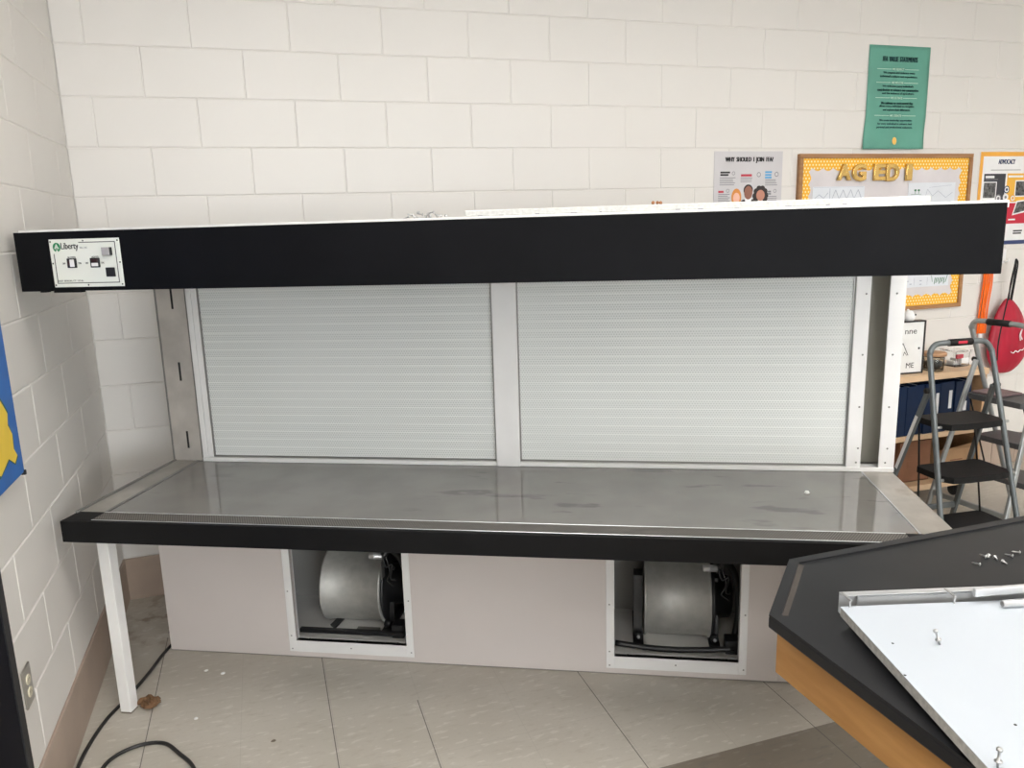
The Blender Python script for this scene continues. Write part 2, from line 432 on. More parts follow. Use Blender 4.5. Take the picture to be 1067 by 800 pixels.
def base_course(name, along, lo, hi):
    mb = MB(); a = lo
    while a < hi-.01:
        b = min(hi, a+.2032)
        if along == 'x': mb.box(a+.0012, b-.0012, -.006, .01, .0, BC-.002, .002)
        else: mb.box(-.01, .006, a+.0012, b-.0012, .0, BC-.002, .002)
        a = b
    return struct(mb.build(name, M['base_tile']))
base_course('baseboard_back', 'x', -.045, XR)
bl = MB().box(-.01, .006, -1.555, 0., 0, BC-.001, .002); struct(bl.build('baseboard_left', M['base_tile']))
# door with a black steel frame in the left wall
d = struct(MB().box(-.01, .007, -1.60, -1.556, 0, 2.12, .002).box(-.01, .007, -2.62, -2.576, 0, 2.12, .002).box(-.01, .007, -2.62, -1.556, 2.08, 2.14, .002).build('door_1', M['doorframe']))
MB().box(-.006, .0045, -2.574, -1.602, .005, 2.078, .001).build('door_leaf', M['doorleaf'], d)
MB().tube([(.004, -2.50, 1.0), (.06, -2.50, 1.0), (.06, -2.40, 1.0)], .01).build('door_handle', M['alu'], d)

# ------------------------------------------------------------------ ceiling lights
EM = emission('lamp_diffuser', 10.)
pos = [(x, y) for y in (-2.6, -4.7, -6.8, -8.6) for x in (.85, 2.9, 5.4)]
words = [r+' '+c for r in ('in the row nearest the bench,', 'in the second row,', 'in the third row,', 'in the row by the windows,') for c in ('left', 'middle', 'right')]
for (x, y), wd in zip(pos, words):
    t = thing('ceiling_light', 'white recessed ceiling light panel, '+wd, 'ceiling light', (x, y, H), 0, 'ceiling lights')
    f = MB()
    f.box(-.62, .62, -.32, -.29, -.02, 0).box(-.62, .62, .29, .32, -.02, 0).box(-.62, -.59, -.29, .29, -.02, 0).box(.59, .62, -.29, .29, -.02, 0)
    f.build('frame', M['white_trim'], t)
    MB().box(-.59, .59, -.29, .29, -.012, 0).build('diffuser', EM, t)

# unseen windows added behind the camera; their glowing panes brighten the filter wall
FILL_GLOW = bpy.data.materials.new('daylit_pane'); FILL_GLOW.use_nodes = True
_b = FILL_GLOW.node_tree.nodes['Principled BSDF']; _b.inputs['Emission Color'].default_value = (.90, .95, 1., 1); _b.inputs['Emission Strength'].default_value = 10.
for k, x in enumerate((1.3, 3.5)):
    f = MB(); f.box(x-1.05, x-.98, YF, YF+.05, .9, 2.6).box(x+.98, x+1.05, YF, YF+.05, .9, 2.6).box(x-.98, x+.98, YF, YF+.05, .9, .97).box(x-.98, x+.98, YF, YF+.05, 2.53, 2.6).box(x-.025, x+.025, YF, YF+.05, .97, 2.53)
    w_ = struct(f.build('window_%d' % (k+1), M['white_trim']))
    MB().box(x-.98, x+.98, YF+.005, YF+.012, .97, 2.53).build('window_pane', FILL_GLOW, w_)

# ------------------------------------------------------------------ the laminar flow bench
BYAW = -.4563
bench = thing('laminar_flow_bench', 'long clean bench with black hood band, white filter wall and grey worktop', 'workbench', (.0288, -1.0456, 0), BYAW)
W = 2.743; ZT = .7693; ZB = .697; YBK = .656; HB, HT = 1.508, 1.683; DEP = .93
# worktop slab
wt = MB(); wt.box(.11, 2.636, .09, YBK+.02, ZB, ZT-.0005, .0006)
wt.build('worktop', M['work'], bench)
mb = MB(); mb.box(0, W, 0, .017, ZB, ZT, .0015)
mb.build('front_edge', M['black_edge'], bench)
for a, b in ((0, .098), (2.6, W)): MB().box(a, b, .0175, .0895, ZB, ZT-.0008, .001).build('corner_cap', M['black_edge'], bench)
MB().box(.098, 2.6, .0206, .0867, ZB+.02, ZT-.0008).build('perforated_strip', M['perf'], bench)
for a, b in ((.0175, .0205), (.0868, .0898)): MB().box(.098, 2.6, a, b, ZB, ZT+.0008, .0008).build('strip_edging', M['alu'], bench)
ls = MB().box(.004, .1095, .09, YBK+.02, ZB, ZT-.0008, .001)
o = ls.build('side_strip', M['steel'], bench)
MB().box(-.001, .0085, .075, YBK+.02, ZB+.03, ZT+.006, .002).build('edge_rail', M['rail'], o)
MB().box(.096, .1095, .088, YBK+.02, ZB+.05, ZT+.0022, .001).build('edge_rail', M['rail'], o)
o = MB().box(2.6365, W, .09, YBK+.02, ZB, ZT-.0008, .001).build('side_strip', M['steel_r'], bench)
MB().box(2.6362, 2.6415, .09, YBK+.02, ZB+.05, ZT+.0016, .0008).build('seam_bead', M['alu'], o)
# smears / bits lying on the worktop
# filter wall
def filt(x0, x1):
    f = MB(); f.box(x0, x1, YBK+.012, YBK+.03, .792, 1.62)
    o = f.build('filter', M['filt'], bench)
    g = MB(); g.box(x0-.006, x0+.002, YBK+.008, YBK+.014, .786, 1.62).box(x1-.002, x1+.006, YBK+.008, YBK+.014, .786, 1.62)
    g.box(x0, x1, YBK+.008, YBK+.0135, .786, .793)
    g.build('filter_gasket', M['rail'], o)
    return o
filt(.176, 1.322); filt(1.418, 2.58)
# white posts and sill
def post(x0, x1, y0=YBK, y1=YBK+.03): return MB().box(x0, x1, y0, y1, ZT, 1.64, .002).build('post', M['white_trim'], bench)
post(.1285, .150); post(.151, .1715, YBK+.003); post(1.325, 1.4145, YBK-.008); post(2.5835, 2.633, YBK, YBK+.006); post(2.693, 2.746, YBK, YBK+.004)
MB().box(.129, 2.746, YBK-.004, YBK+.04, ZT, .7855, .0015).build('filter_sill', M['white_trim'], bench)
# slotted steel strip at the left end
sp = MB().box(.003, .128, YBK+.004, YBK+.02, ZT, 1.64, .0015).build('slotted_strip', M['slot_steel'], bench)
for a, b in ((-.001, .0042), (.1242, .1283)): MB().box(a, b, YBK+.0005, YBK+.0195, ZT, 1.64).build('strip_edge', M['rail'], sp)
for z0, z1 in ((1.382, 1.46), (1.098, 1.172), (.822, .892)): MB().box(.0648, .0728, YBK+.0025, YBK+.0045, z0, z1).build('slot', M['dark'], sp)
# screws on the posts
for x in (2.618, 2.716):
    for z in (.803, .855, 1.005, 1.19, 1.40):
        MB().lathe([(0, .0015), (.0032, .001), (.0035, 0)], 8, Matrix.Translation((x+(.004 if z == .855 else 0), YBK-.0004, z)) @ Matrix.Rotation(PI/2, 4, 'X')).build('post_screw', M['rail'], bench)
# plenum box behind the filters
pl = MB()
pl.box(0, .012, YBK+.022, DEP, ZT, 1.66).box(2.734, 2.746, YBK+.0045, DEP, ZT, 1.66).box(2.622, 2.634, YBK+.0065, DEP, ZT, 1.64).box(0, 2.746, DEP, DEP+.012, ZT-.06, 1.66)
pl.build('plenum_box', M['inner'], bench)
MB().box(2.634, 2.734, YBK+.0305, YBK+.105, ZT-.02, ZT+.004).build('recess_floor', M['rail'], bench)
MB().box(2.634, 2.734, YBK+.105, YBK+.115, ZT, 1.64).build('recess_panel', M['recess'], bench)
# hood
MB().box(0, W, -.009, .010, HB, HT, .0012).build('hood_fascia', M['black'], bench)
for a, b in ((0, .014), (W-.014, W)): MB().box(a, b, .0105, YBK+.03, HB+.002, HT-.002).build('hood_side', M['black'], bench)
MB().box(.002, W+.012, .0105, DEP+.012, HT-.012, HT+.0065, .001).build('hood_top', M['white'], bench)
MB().box(.015, W-.015, .30, YBK-.001, 1.60, 1.612).build('hood_liner', M['white'], bench)
lt = MB().box(.3, 2.44, .10, .24, 1.63, 1.67, .004).build('hood_lamp', M['white'], bench)
# small black lip under the left end of the fascia
for a, b, c in ((.055, .075, .004), (.10, .19, .0055)): MB().box(a, b, .0, .02, HB-c, HB).build('fascia_clip', M['black'], bench)

# ---- control plate on the hood
PX0, PX1, PZ0, PZ1 = .115, .3425, 1.5195, 1.6605; FY = -.009
cp = MB().box(PX0, PX1, FY-.0022, FY, PZ0, PZ1, .0008).build('control_plate', M['panel_w'], bench)
U = lambda u: PX0+(PX1-PX0)*u
V = lambda v: PZ1-(PZ1-PZ0)*v
fy = FY-.0024
ln = MB(); t = .0011
def hl(u0, u1, v): ln.box(U(u0), U(u1), fy-.0003, fy+.0003, V(v)-t, V(v)+t)
def vl(u, v0, v1): ln.box(U(u)-t, U(u)+t, fy-.0003, fy+.0003, V(v1), V(v0))
hl(.425, .94, .075); vl(.935, .075, .915); hl(.05, .94, .915); vl(.055, .30, .915)
ln.build('border_line', M['ink'], cp)
em = MB()
em.prism(ellipse(U(.105), V(.165), .0125, .0135, 24), fy-.0003, fy+.0003, 'y')
em.build('emblem', M['green'], cp)
e2 = MB()
cx, cz = U(.105), V(.165)
for a, b, w in ((-.0062, .0068, 0), ):
    e2.prism([(cx-.0072, cz-.003), (cx-.0058, cz-.0045), (cx+.0015, cz+.008), (cx, cz+.0096)], fy-.0007, fy-.0004, 'y')
    e2.prism([(cx+.0072, cz-.003), (cx, cz+.0096), (cx-.0015, cz+.008), (cx+.0058, cz-.0045)], fy-.0007, fy-.0004, 'y')
e2.prism([(cx-.007, cz-.0045), (cx+.007, cz-.0045), (cx+.007, cz-.003), (cx-.007, cz-.003)], fy-.0007, fy-.0004, 'y')
e2.prism([(cx-.003, cz-.0015), (cx+.003, cz-.0015), (cx, cz+.004)], fy-.0007, fy-.0004, 'y')
e2.prism([(cx-.0025, cz-.0145), (cx+.0025, cz-.0145), (cx+.002, cz-.008), (cx-.002, cz-.008)], fy-.0007, fy-.0004, 'y')
e2.build('emblem_mark', M['panel_w'], cp)
text_obj('Liberty', U(.168), U(.415), V(.25), V(.075), fy, M['ink'], cp, bold=.004)
text_obj('IND., INC.', U(.435), U(.545), V(.205), V(.17), fy, M['greyink'], cp)
text_obj('BLOWER', U(.245), U(.358), V(.40), V(.362), fy, M['ink'], cp)
text_obj('LIGHTS', U(.582), U(.682), V(.40), V(.362), fy, M['ink'], cp)
for s_, u in (('OFF', .18), ('ON', .405), ('OFF', .508), ('ON', .73)):
    text_obj(s_, U(u-.02), U(u+.02), V(.525), V(.485), fy, M['ink'], cp)
text_obj('EAST BERLIN, CT  U.S.A.', U(.065), U(.425), V(.89), V(.85), fy, M['ink'], cp)
def rocker(uc, kind):
    x = U(uc); z = V(.50); f = MB().box(x-.0152, x+.0152, fy-.004, fy, z-.0138, z+.0138, .001).build('rocker_switch', M['ink'], cp)
    if kind == 0:
        MB().box(x-.005, x+.0095, fy-.0062, fy-.0035, z-.0108, z+.0108, .001).build('rocker_white', M['switch_w'], f)
        MB().box(x-.0118, x-.0052, fy-.0055, fy-.0035, z-.006, z+.0065, .0008).build('rocker_red', M['switch_r'], f)
    else:
        MB().box(x-.0105, x+.0105, fy-.0062, fy-.0035, z-.0105, z-.0005, .001).build('rocker_white', M['switch_w'], f)
        MB().box(x-.0105, x+.0105, fy-.0052, fy-.0035, z+.0002, z+.0105, .001).build('rocker_red', M['switch_r'], f)
rocker(.30, 0); rocker(.632, 1)
f = MB().box(U(.82)-.0125, U(.82)+.0125, fy-.011, fy, V(.27)-.0115, V(.27)+.0115, .0012).build('pilot_lamp', M['lens'], cp)
MB().box(U(.82)+.0128, U(.82)+.0155, fy-.011, fy, V(.27)-.0115, V(.27)+.0115, .0008).build('lamp_bezel', M['ink'], f)
MB().box(U(.832)-.0148, U(.832)+.0148, fy-.003, fy, V(.70)-.0135, V(.70)+.0135, .001).build('blank_cover', M['ink'], cp)
for u, v in ((.022, .05), (.49, .04), (.975, .05), (.022, .5), (.978, .5), (.022, .955), (.49, .96), (.975, .955)):
    MB().lathe([(0, .0012), (.0022, .0008), (.0026, 0)], 8, Matrix.Translation((U(u), fy, V(v))) @ Matrix.Rotation(PI/2, 4, 'X')).build('plate_screw', M['ink'], cp)

# ---- lower cabinet
CY = .53; CX0, CX1 = -.03, 2.434; CZ1 = ZB-.002; TH = .019
opens = [(.515, .9665, .073, .60), (1.7675, 2.2175, .073, .60)]
cb = MB()
def fbox(x0, x1, z0, z1): cb.box(x0, x1, CY, CY+TH, z0, z1)
fbox(CX0, opens[0][0], .004, CZ1); fbox(opens[0][1], opens[1][0], .004, CZ1); fbox(opens[1][1], CX1, .004, CZ1)
for x0, x1, z0, z1 in opens: fbox(x0, x1, .004, z0); fbox(x0, x1, z1, CZ1)
front = cb.build('cabinet_front', M['cab'], bench)
for a in (CX0, CX1-TH): MB().box(a, a+TH, CY+TH, DEP, .004, CZ1).build('cabinet_side', M['cab'], bench)
MB().box(CX0, CX1, DEP, DEP+.012, .004, CZ1).box(1.36, 1.378, CY+TH, DEP, .06, CZ1).build('cabinet_back', M['inner'], bench)
MB().box(CX0+TH, CX1-TH, CY+TH, DEP, .045, .058).build('cabinet_floor', M['white'], bench)
MB().box(CX0, CX1, CY+.002, CY+TH, 0., .004).box(CX0, CX0+.018, CY+.02, DEP, 0., .004).box(CX1-.018, CX1, CY+.02, DEP, 0., .004).build('skid', M['rail'], bench)
MB().box(2.352, 2.354, CY-.0012, CY, .01, CZ1).box(2.354, 2.433, CY-.004, CY, .01, CZ1, .0015).build('end_stile', M['cab'], bench)
MB().box(-.02, .45, CY+.03, .9, ZB-.012, ZB-.001).build('top_brace', M['inner'], bench)
for x0, x1, z0, z1 in opens:
    f = MB(); a, b, c = x0-.030, x1+.028, z0-.048
    f.box(a, x0, CY-.003, CY, c, z1+.03, .001).box(x1, b, CY-.003, CY, c, z1+.03, .001).box(x0, x1, CY-.003, CY, c, z0, .001).box(x0, x1, CY-.003, CY, z1, z1+.03, .001)
    # return flanges
    f.box(x0-.002, x0, CY, CY+.028, z0, z1).box(x1, x1+.002, CY, CY+.028, z0, z1).box(x0, x1, CY, CY+.03, z0-.003, z0)
    fr = f.build('access_frame', M['white_trim'], bench)
    for x, z in ((a+.012, z0+.02), (a+.012, z0+.21), ((x0+x1)/2, c+.025), (b-.010, z0+.19), (b-.01, c+.02), (a+.012, c+.012)):
        MB().lathe([(0, .001), (.003, .0006), (.0032, 0)], 8, Matrix.Translation((x, CY-.003, z)) @ Matrix.Rotation(PI/2, 4, 'X')).build('frame_screw', M['rail'], fr)
    for x in (x0+.05, (x0+x1)/2+.02, x1-.04):
        MB().lathe([(0, .001), (.004, .0006), (.0042, 0)], 8, Matrix.Translation((x, CY+.015, z0+.0002))).build('frame_screw', M['rail'], fr)
# ---- blowers inside the cabinet
def blower(cx0, first):
    L = .25; yc, zc, r = .775, .212, .152
    rx = Matrix.Translation((cx0, yc, zc)) @ Matrix.Rotation(PI/2, 4, 'Y')
    b = MB()
    b.lathe([(r*.62, 0), (r+.006, 0), (r+.007, .004), (r+.006, .008), (r, .011), (r, L-.011), (r+.006, L-.008), (r+.007, L-.004), (r+.006, L), (r*.62, L)], 48, rx)
    # discharge neck going up out of the scroll
    b.box(cx0+.005, cx0+L-.005, yc-.02, yc+r*.98, zc+.05, .62)
    b.box(cx0+.03, cx0+L-.03, yc-.03, yc+.03, zc-.03, zc+.03)
    d = b.build('blower', M['galv'], bench)
    m = MB()
    m.lathe([(0, 0), (.150, 0), (.152, .006), (.150, .012), (.085, .014), (.080, .075), (.065, .085), (0, .088)], 36, Matrix.Translation((cx0+L+.002, yc, zc)) @ Matrix.Rotation(PI/2, 4, 'Y'))
    m.build('motor', M['blk_metal'], d)
    k = MB()
    for x in ((cx0-.022, cx0+L+.016) if not first else (cx0+L+.016,)):
        k.bar((x, .69, .062), (x, .745, .30), .035, .008, (1, 0, 0)); k.bar((x, .86, .062), (x, .80, .30), .035, .008, (1, 0, 0))
        k.box(x-.02, x+.02, .64, .9, .058, .07)
        k.lathe([(0, .02), (.014, .018), (.016, 0)], 14, Matrix.Translation((x, .672, .088)) @ Matrix.Rotation(PI/2, 4, 'X'))
    if first:
        k.bar((cx0+.03, .66, .064), (cx0+.075, .73, .10), .026, .01, (1, 0, 0))
    k.build('bracket', M['blk_metal'], d)
    for x in ((cx0-.022, cx0+L+.016) if not first else ()):
        MB().lathe([(0, .006), (.006, .005), (.007, 0)], 10, Matrix.Translation((x, .6515, .088)) @ Matrix.Rotation(PI/2, 4, 'X')).build('bolt', M['zinc'], d)
    c = MB(); cz = .392 if first else .388
    c.lathe([(0, 0), (.012, 0), (.013, .003), (.013, .018), (.015, .02), (.015, .025), (.013, .027), (.013, .05), (.010, .054), (0, .054)], 18, Matrix.Translation((cx0+L-.035, .64, cz)) @ Matrix.Rotation(PI/2, 4, 'Y'))
    c.build('conduit_fitting', M['alu'], d)
    w = MB()
    x = cx0+L+.02
    w.tube(spline([(x-.0, .64, cz), (x+.03, .66, cz+.02), (x+.07, .68, cz-.05), (x+.085, .69, cz-.18), (x+.08, .69, .12), (x+.06, .66, .075)]), .013, 10)
    w.tube(spline([(x, .64, cz), (x+.015, .63, cz-.04), (x+.04, .63, cz-.03), (x+.03, .635, cz-.09), (x+.05, .64, cz-.10)]), .004, 6)
    w.tube(spline([(x+.01, .64, cz+.01), (x+.03, .63, cz-.06), (x+.015, .635, cz-.1), (x+.04, .63, cz-.12)]), .0035, 6)
    w.build('wiring', M['cable'], d)
    h = MB()
    h.box(cx0-.08, cx0+L+.10, .585, .605, .075, .092, .002) if first else h.tube(spline([(cx0-.11, .60, .088), (cx0+.05, .60, .072), (cx0+.2, .60, .075), (cx0+L+.08, .61, .08)]), .011, 10)
    h.box(cx0+L+.05, cx0+L+.10, .60, .66, .06, .115, .003)
    h.build('base_rail', M['blk_metal'], d)
    if first:
        MB().box(cx0+.14, cx0+.235, .615, .66, .0585, .072, .001).build('rating_plate', M['rail'], d)
        MB().box(cx0+L+.015, cx0+L+.018, .62, .66, .30, .37).build('motor_label', M['rail'], d)
    return d
blower(.585, True); blower(1.88, False)
# ---- legs
for x0 in (.0295, 2.66):
    l = MB().box(x0, x0+.042, .1125, .1545, .006, ZB, .002).build('leg', M['legw'], bench)
    MB().box(x0+.001, x0+.041, .1135, .1535, 0, .0065, .001).build('foot_pad', M['pad'], l)

def BW(x, y, z):
    c, s = math.cos(BYAW), math.sin(BYAW)
    return Vector((.0288+c*x-s*y, -1.0456+s*x+c*y, z))

# ------------------------------------------------------------------ things on the hood top
zt = HT+.0066
p0 = BW(1.37, .016, zt)
t = tag(MB().box(0, 1.203, 0, .58, 0, .0165, .002).build('white_panel', M['top_panel']), 'white speckled board lying loose on top of the black hood', 'panel')
t.location = p0; t.rotation_euler = (0, 0, BYAW)
ch = MB()
rnd = random.Random(3)
for k in range(12):
    x = rnd.uniform(.02, 1.18); w_ = rnd.uniform(.004, .016)
    ch.box(x, x+w_, -.0006, .001, .0005, rnd.uniform(.0015, .003))
ch.build('edge_chips', M['greyink'], t)
def screw(name, loc, rot, label, cat, group=None, L=.016, s=1.):
    m = MB(); m.lathe([(0, .0022), (.0024, .0020), (.0044, .0002), (.0042, -.0006), (.0019, -.0014), (.0017, -L*.8), (.0004, -L)], 12)
    o = m.build(name, M['zinc']); o.scale = (s, s, s); o.location = loc; o.rotation_euler = rot
    return tag(o, label, cat, group)
for k in range(12):
    x = 1.205+.105*(k/11)+rnd.uniform(-.004, .004); zz = zt+.004+(.0055 if k in (1, 3, 4, 6, 8) else 0)+(.005 if k in (3, 8) else 0)
    screw('screw', BW(x, .02+rnd.uniform(0, .012), zz), (PI/2+rnd.uniform(-.5, .5), 0, rnd.uniform(0, 6.28)), 'small metal screw in the heap on top of the black hood', 'screw', 'screws heaped on the hood', s=1.1)
mm = MB()
for (a, b) in ((0, 0), (.012, .003), (.02, -.002)):
    mm.lathe([(0, .006), (.004, .004), (.005, 0), (.003, -.003), (0, -.004)], 7, Matrix.Translation((a, b, .003)) @ Matrix.Rotation(a*60, 4, 'X'))
o = tag(mm.build('dried_leaf_bit', M['leafb']), 'tiny brown dried bits on the white board over the hood', 'debris'); o.location = BW(1.88, .025, zt+.0172); o.rotation_euler = (0, 0, BYAW)
# bit of white fluff on the worktop
mm = MB(); mm.lathe([(0, .010), (.006, .008), (.009, .003), (.007, -.0), (0, -.0)], 9)
o = tag(mm.build('paper_bit', M['speck']), 'small white crumb lying on the grey worktop near its right end', 'debris'); o.location = BW(2.40, .412, ZT)

# ------------------------------------------------------------------ floor things near the left leg
cd = tag(MB().tube(spline([BW(-.045, .56, .008), (.205, -.60, .007), (.17, -.72, .007), (.118, -.865, .007), (.065, -.99, .007), (.035, -1.12, .007), (.022, -1.25, .007), (.03, -1.45, .007), (.10, -1.62, .007), (.17, -1.62, .007), (.105, -1.42, .007), (.095, -1.29, .007), (.125, -1.22, .007), (.195, -1.185, .007), (.27, -1.20, .007), (.325, -1.275, .007), (.38, -1.38, .007), (.42, -1.6, .007)]), .0062, 10).build('electrical_cable', M['cable']), 'black electrical cable running from the bench cabinet across the floor', 'cable')
rnd = random.Random(11)
def lump(name, rx, ry, rz_, mat, seed, nx=16, ny=10, amp=.3):
    r = random.Random(seed); m = MB(); rows = []
    for j in range(ny+1):
        a = PI*j/ny
        rows.append([m.bm.verts.new((rx*math.sin(a)*math.cos(2*PI*k/nx)*(1+r.uniform(-amp, amp)), ry*math.sin(a)*math.sin(2*PI*k/nx)*(1+r.uniform(-amp, amp)), max(0, rz_*(1-math.cos(a))*(1+r.uniform(-amp, amp)*.6)))) for k in range(nx)])
    for A, B in zip(rows, rows[1:]):
        for k in range(nx): m.bm.faces.new((A[k], A[(k+1) % nx], B[(k+1) % nx], B[k]))
    bmesh.ops.remove_doubles(m.bm, verts=m.bm.verts[:], dist=1e-5)
    return m.build(name, mat)
o = lump('crumpled_paper', .036, .025, .021, M['crumple'], 5, 18, 9, .42); o.location = (.202, -.955, 0); o.rotation_euler = (0, 0, -.2)
tag(o, 'crumpled brown paper scrap on the floor beside the white leg', 'paper scrap')
for (x, y, s_, lb) in ((.38, -.775, .008, 'white speck on the floor, left of the pair below the cabinet'), (.442, -.819, .0085, 'white speck on the floor, right of the pair below the cabinet'), (.363, -1.087, .0075, 'white speck alone on the floor, nearest the camera')):
    o = lump('paper_speck', s_, s_, s_*.3, M['speck'], int(x*1000), 8, 5, .2); o.location = (x, y, 0); tag(o, lb, 'debris', 'white specks on the floor')
o = lump('dark_crumb', .008, .006, .003, M['pad'], 4, 7, 5); o.location = (.62, -1.31, 0); tag(o, 'small dark crumb on the floor tile before the first opening', 'debris')

# ------------------------------------------------------------------ left wall: outlet and blue painting
o = tag(MB().box(.0, .006, -1.526, -1.455, .398, .512, .003).build('power_outlet', M['plate']), 'steel duplex power outlet low on the left wall', 'outlet')
for z in (.474, .436):
    r = MB().prism(ellipse(-1.4905, z, .0165, .0145, 20), .006, .0085, 'x').build('receptacle', M['cream'], o)
    MB().box(.0084, .0088, -1.497, -1.495, z-.003, z+.006).box(.0084, .0088, -1.487, -1.485, z-.003, z+.005).build('socket_slot', M['dark'], r)
MB().lathe([(0, .0016), (.0028, .001), (.003, 0)], 8, Matrix.Translation((.006, -1.4905, .455)) @ Matrix.Rotation(PI/2, 4, 'Y')).build('cover_screw', M['zinc'], o)
pn = tag(MB().box(.002, .024, -1.95, -1.302, 1.012, 1.72, .002).build('hanging_painting', M['greyedge']), 'blue and yellow painted panel on the left wall', 'painting')
MB().box(.024, .0255, -1.949, -1.303, 1.016, 1.719).build('blue_field', M['blue'], pn)
ys = [(-1.55, 1.30), (-1.44, 1.27), (-1.40, 1.23), (-1.372, 1.20), (-1.385, 1.17), (-1.36, 1.14), (-1.368, 1.10), (-1.345, 1.075), (-1.375, 1.06), (-1.42, 1.085), (-1.5, 1.06), (-1.62, 1.12), (-1.68, 1.25)]
MB().prism([(y+.006*(1 if y > -1.5 else -1), z+(.006 if z > 1.15 else -.006)) for y, z in ys], .0255, .0262, 'x').build('splash_outline', M['dgreen'], pn)
MB().prism(ys, .0262, .0269, 'x').build('yellow_splash', M['yellow'], pn)
MB().box(.018, .030, -1.309, -1.300, 1.006, 1.02, .001).build('corner_clip', M['ink'], pn)

# ------------------------------------------------------------------ back wall posters
def gwarp(x, y, z):
    d = max(0., 2.20-z); u = max(0., z-2.2)
    yy = y-.35*d*d*1.6-.004*math.sin(x*40)*d*8
    return (x-.10*d+.05*(z-2.3)*0, yy, z)
gm = MB(); nx, nz = 16, 24; rows = []
for j in range(nz+1):
    z = 2.028+(2.588-2.028)*j/nz; rows.append([gm.bm.verts.new(gwarp(4.049+(4.478-4.049)*i/nx, -.004, z)) for i in range(nx+1)])
for A, B in zip(rows, rows[1:]):
    for i in range(nx): gm.bm.faces.new((A[i], A[i+1], B[i+1], B[i])).smooth = True
gp = gm.build('hanging_poster', M['poster_g']); tag(gp, 'teal paper poster of value statements, highest on the block wall', 'poster')
md = gp.modifiers.new('thick', 'SOLIDIFY'); md.thickness = .0008; md.offset = 0
T = lambda s, x0, x1, z0, z1, m, par, **k: text_obj(s, x0, x1, z0, z1, k.pop('y', -.0062), m, par, **k)
T('FFA  VALUE  STATEMENTS', 4.145, 4.388, 2.503, 2.530, M['tealink'], gp, bold=.016, warp=gwarp)
for z, w_ in ((2.463, .0), (2.391, 0), (2.309, 0), (2.213, 0)):
    l = MB(); l.box(4.108, 4.21, -.0064, -.0058, z-.0012, z+.0012).box(4.302, 4.402, -.0064, -.0058, z-.0012, z+.0012).build('divider', M['pale'], gp)
for s_, z in (('WE RESPECT', 2.463), ('WE WELCOME', 2.391), ('WE CULTIVATE', 2.309), ('WE CREATE', 2.213)):
    T(s_, 4.215, 4.297, z-.006, z+.006, M['pale'], gp, warp=gwarp)
rows_ = [("We respect and embrace every", 4.152, 4.376, 2.443), ("individual's culture and experiences.", 4.132, 4.396, 2.423),
         ("We welcome every individual's", 4.152, 4.372, 2.371), ("contribution to advance our communities", 4.118, 4.410, 2.352), ("and the industry of agriculture.", 4.152, 4.380, 2.332),
         ("We cultivate an environment that", 4.148, 4.376, 2.281), ("allows every individual to recognize", 4.138, 4.385, 2.263), ("and explore their differences.", 4.165, 4.36, 2.243),
         ("We create leadership opportunities", 4.146, 4.378, 2.186), ("for every individual to enhance their", 4.136, 4.384, 2.167), ("personal and professional endeavors.", 4.131, 4.388, 2.148)]
for s_, a, b, z in rows_: T(s_, a, b, z-.0075, z+.0075, M['tealink'], gp, warp=gwarp, bold=.008)
em = MB(); em.prism([(x, z) for x, z in ellipse(4.262, 2.073, .014, .021, 20)], -.0070, -.0060, 'y')
for v in em.bm.verts: v.co = gwarp(*v.co)
em.build('crest', M['goldink'], gp)

# grey "why should I join" poster
q = tag(MB().box(3.078, 3.508, -.003, -.0001, 1.46, 2.017).build('hanging_poster', M['poster_gray']), 'grey poster with three cartoon faces, left of the bulletin board', 'poster')
T('WHY  SHOULD  I  JOIN  FFA?', 3.146, 3.446, 1.955, 1.987, M['ink'], q, y=-.0036, bold=.016)
def bars(par, mat, x0, x1, zs, h=.004, y=-.0036, name='text_lines', seed=1):
    r = random.Random(seed); b = MB()
    for z in zs: b.box(x0, x1-(x1-x0)*r.uniform(0, .22), y-.0004, y+.0003, z-h/2, z+h/2)
    return b.build(name, mat, par)
bars(q, M['ink'], 3.116, 3.178, (1.907, 1.894), .009); bars(q, M['redink'], 3.245, 3.332, (1.891,), .012, seed=2); bars(q, M['blueink'], 3.398, 3.444, (1.907, 1.892, 1.878), .010, seed=3)
bars(q, M['greyink'], 3.113, 3.214, (1.879, 1.870, 1.861, 1.852, 1.842), .0035); bars(q, M['greyink'], 3.243, 3.328, (1.877, 1.868, 1.858), .0035, seed=5); bars(q, M['greyink'], 3.400, 3.483, (1.866, 1.857, 1.848, 1.838), .0035, seed=6)
bars(q, M['redink'], 3.106, 3.141, (1.806,), .011, seed=7); bars(q, M['greyink'], 3.106, 3.181, (1.792, 1.783, 1.774, 1.765, 1.756), .0035, seed=8); bars(q, M['greyink'], 3.419, 3.442, (1.803, 1.791), .009, seed=9); bars(q, M['greyink'], 3.42, 3.485, (1.777, 1.768, 1.758), .0035, seed=10)
ic = MB()
for x, z, r in ((3.198, 1.902, .010), (3.358, 1.894, .013), (3.472, 1.895, .013), (3.165, 1.811, .010), (3.465, 1.806, .010)):
    o_ = ellipse(x, z, r, r, 18); i_ = ellipse(x, z, r*.72, r*.72, 18)
    for k in range(18): ic.quad([(o_[k][0], -.0036, o_[k][1]), (o_[(k+1) % 18][0], -.0036, o_[(k+1) % 18][1]), (i_[(k+1) % 18][0], -.0036, i_[(k+1) % 18][1]), (i_[k][0], -.0036, i_[k][1])])
ic.build('small_icons', M['greyink'], q)
def disc(par, name, mat, x, z, rx, rz_, y, n=24): return MB().prism(ellipse(x, z, rx, rz_, n), y-.0003, y+.0003, 'y').build(name, mat, par)
disc(q, 'ginger_hair', M['hair1'], 3.2195, 1.775, .031, .047, -.0036); disc(q, 'pale_face', M['skin1'], 3.2195, 1.772, .021, .028, -.0043)
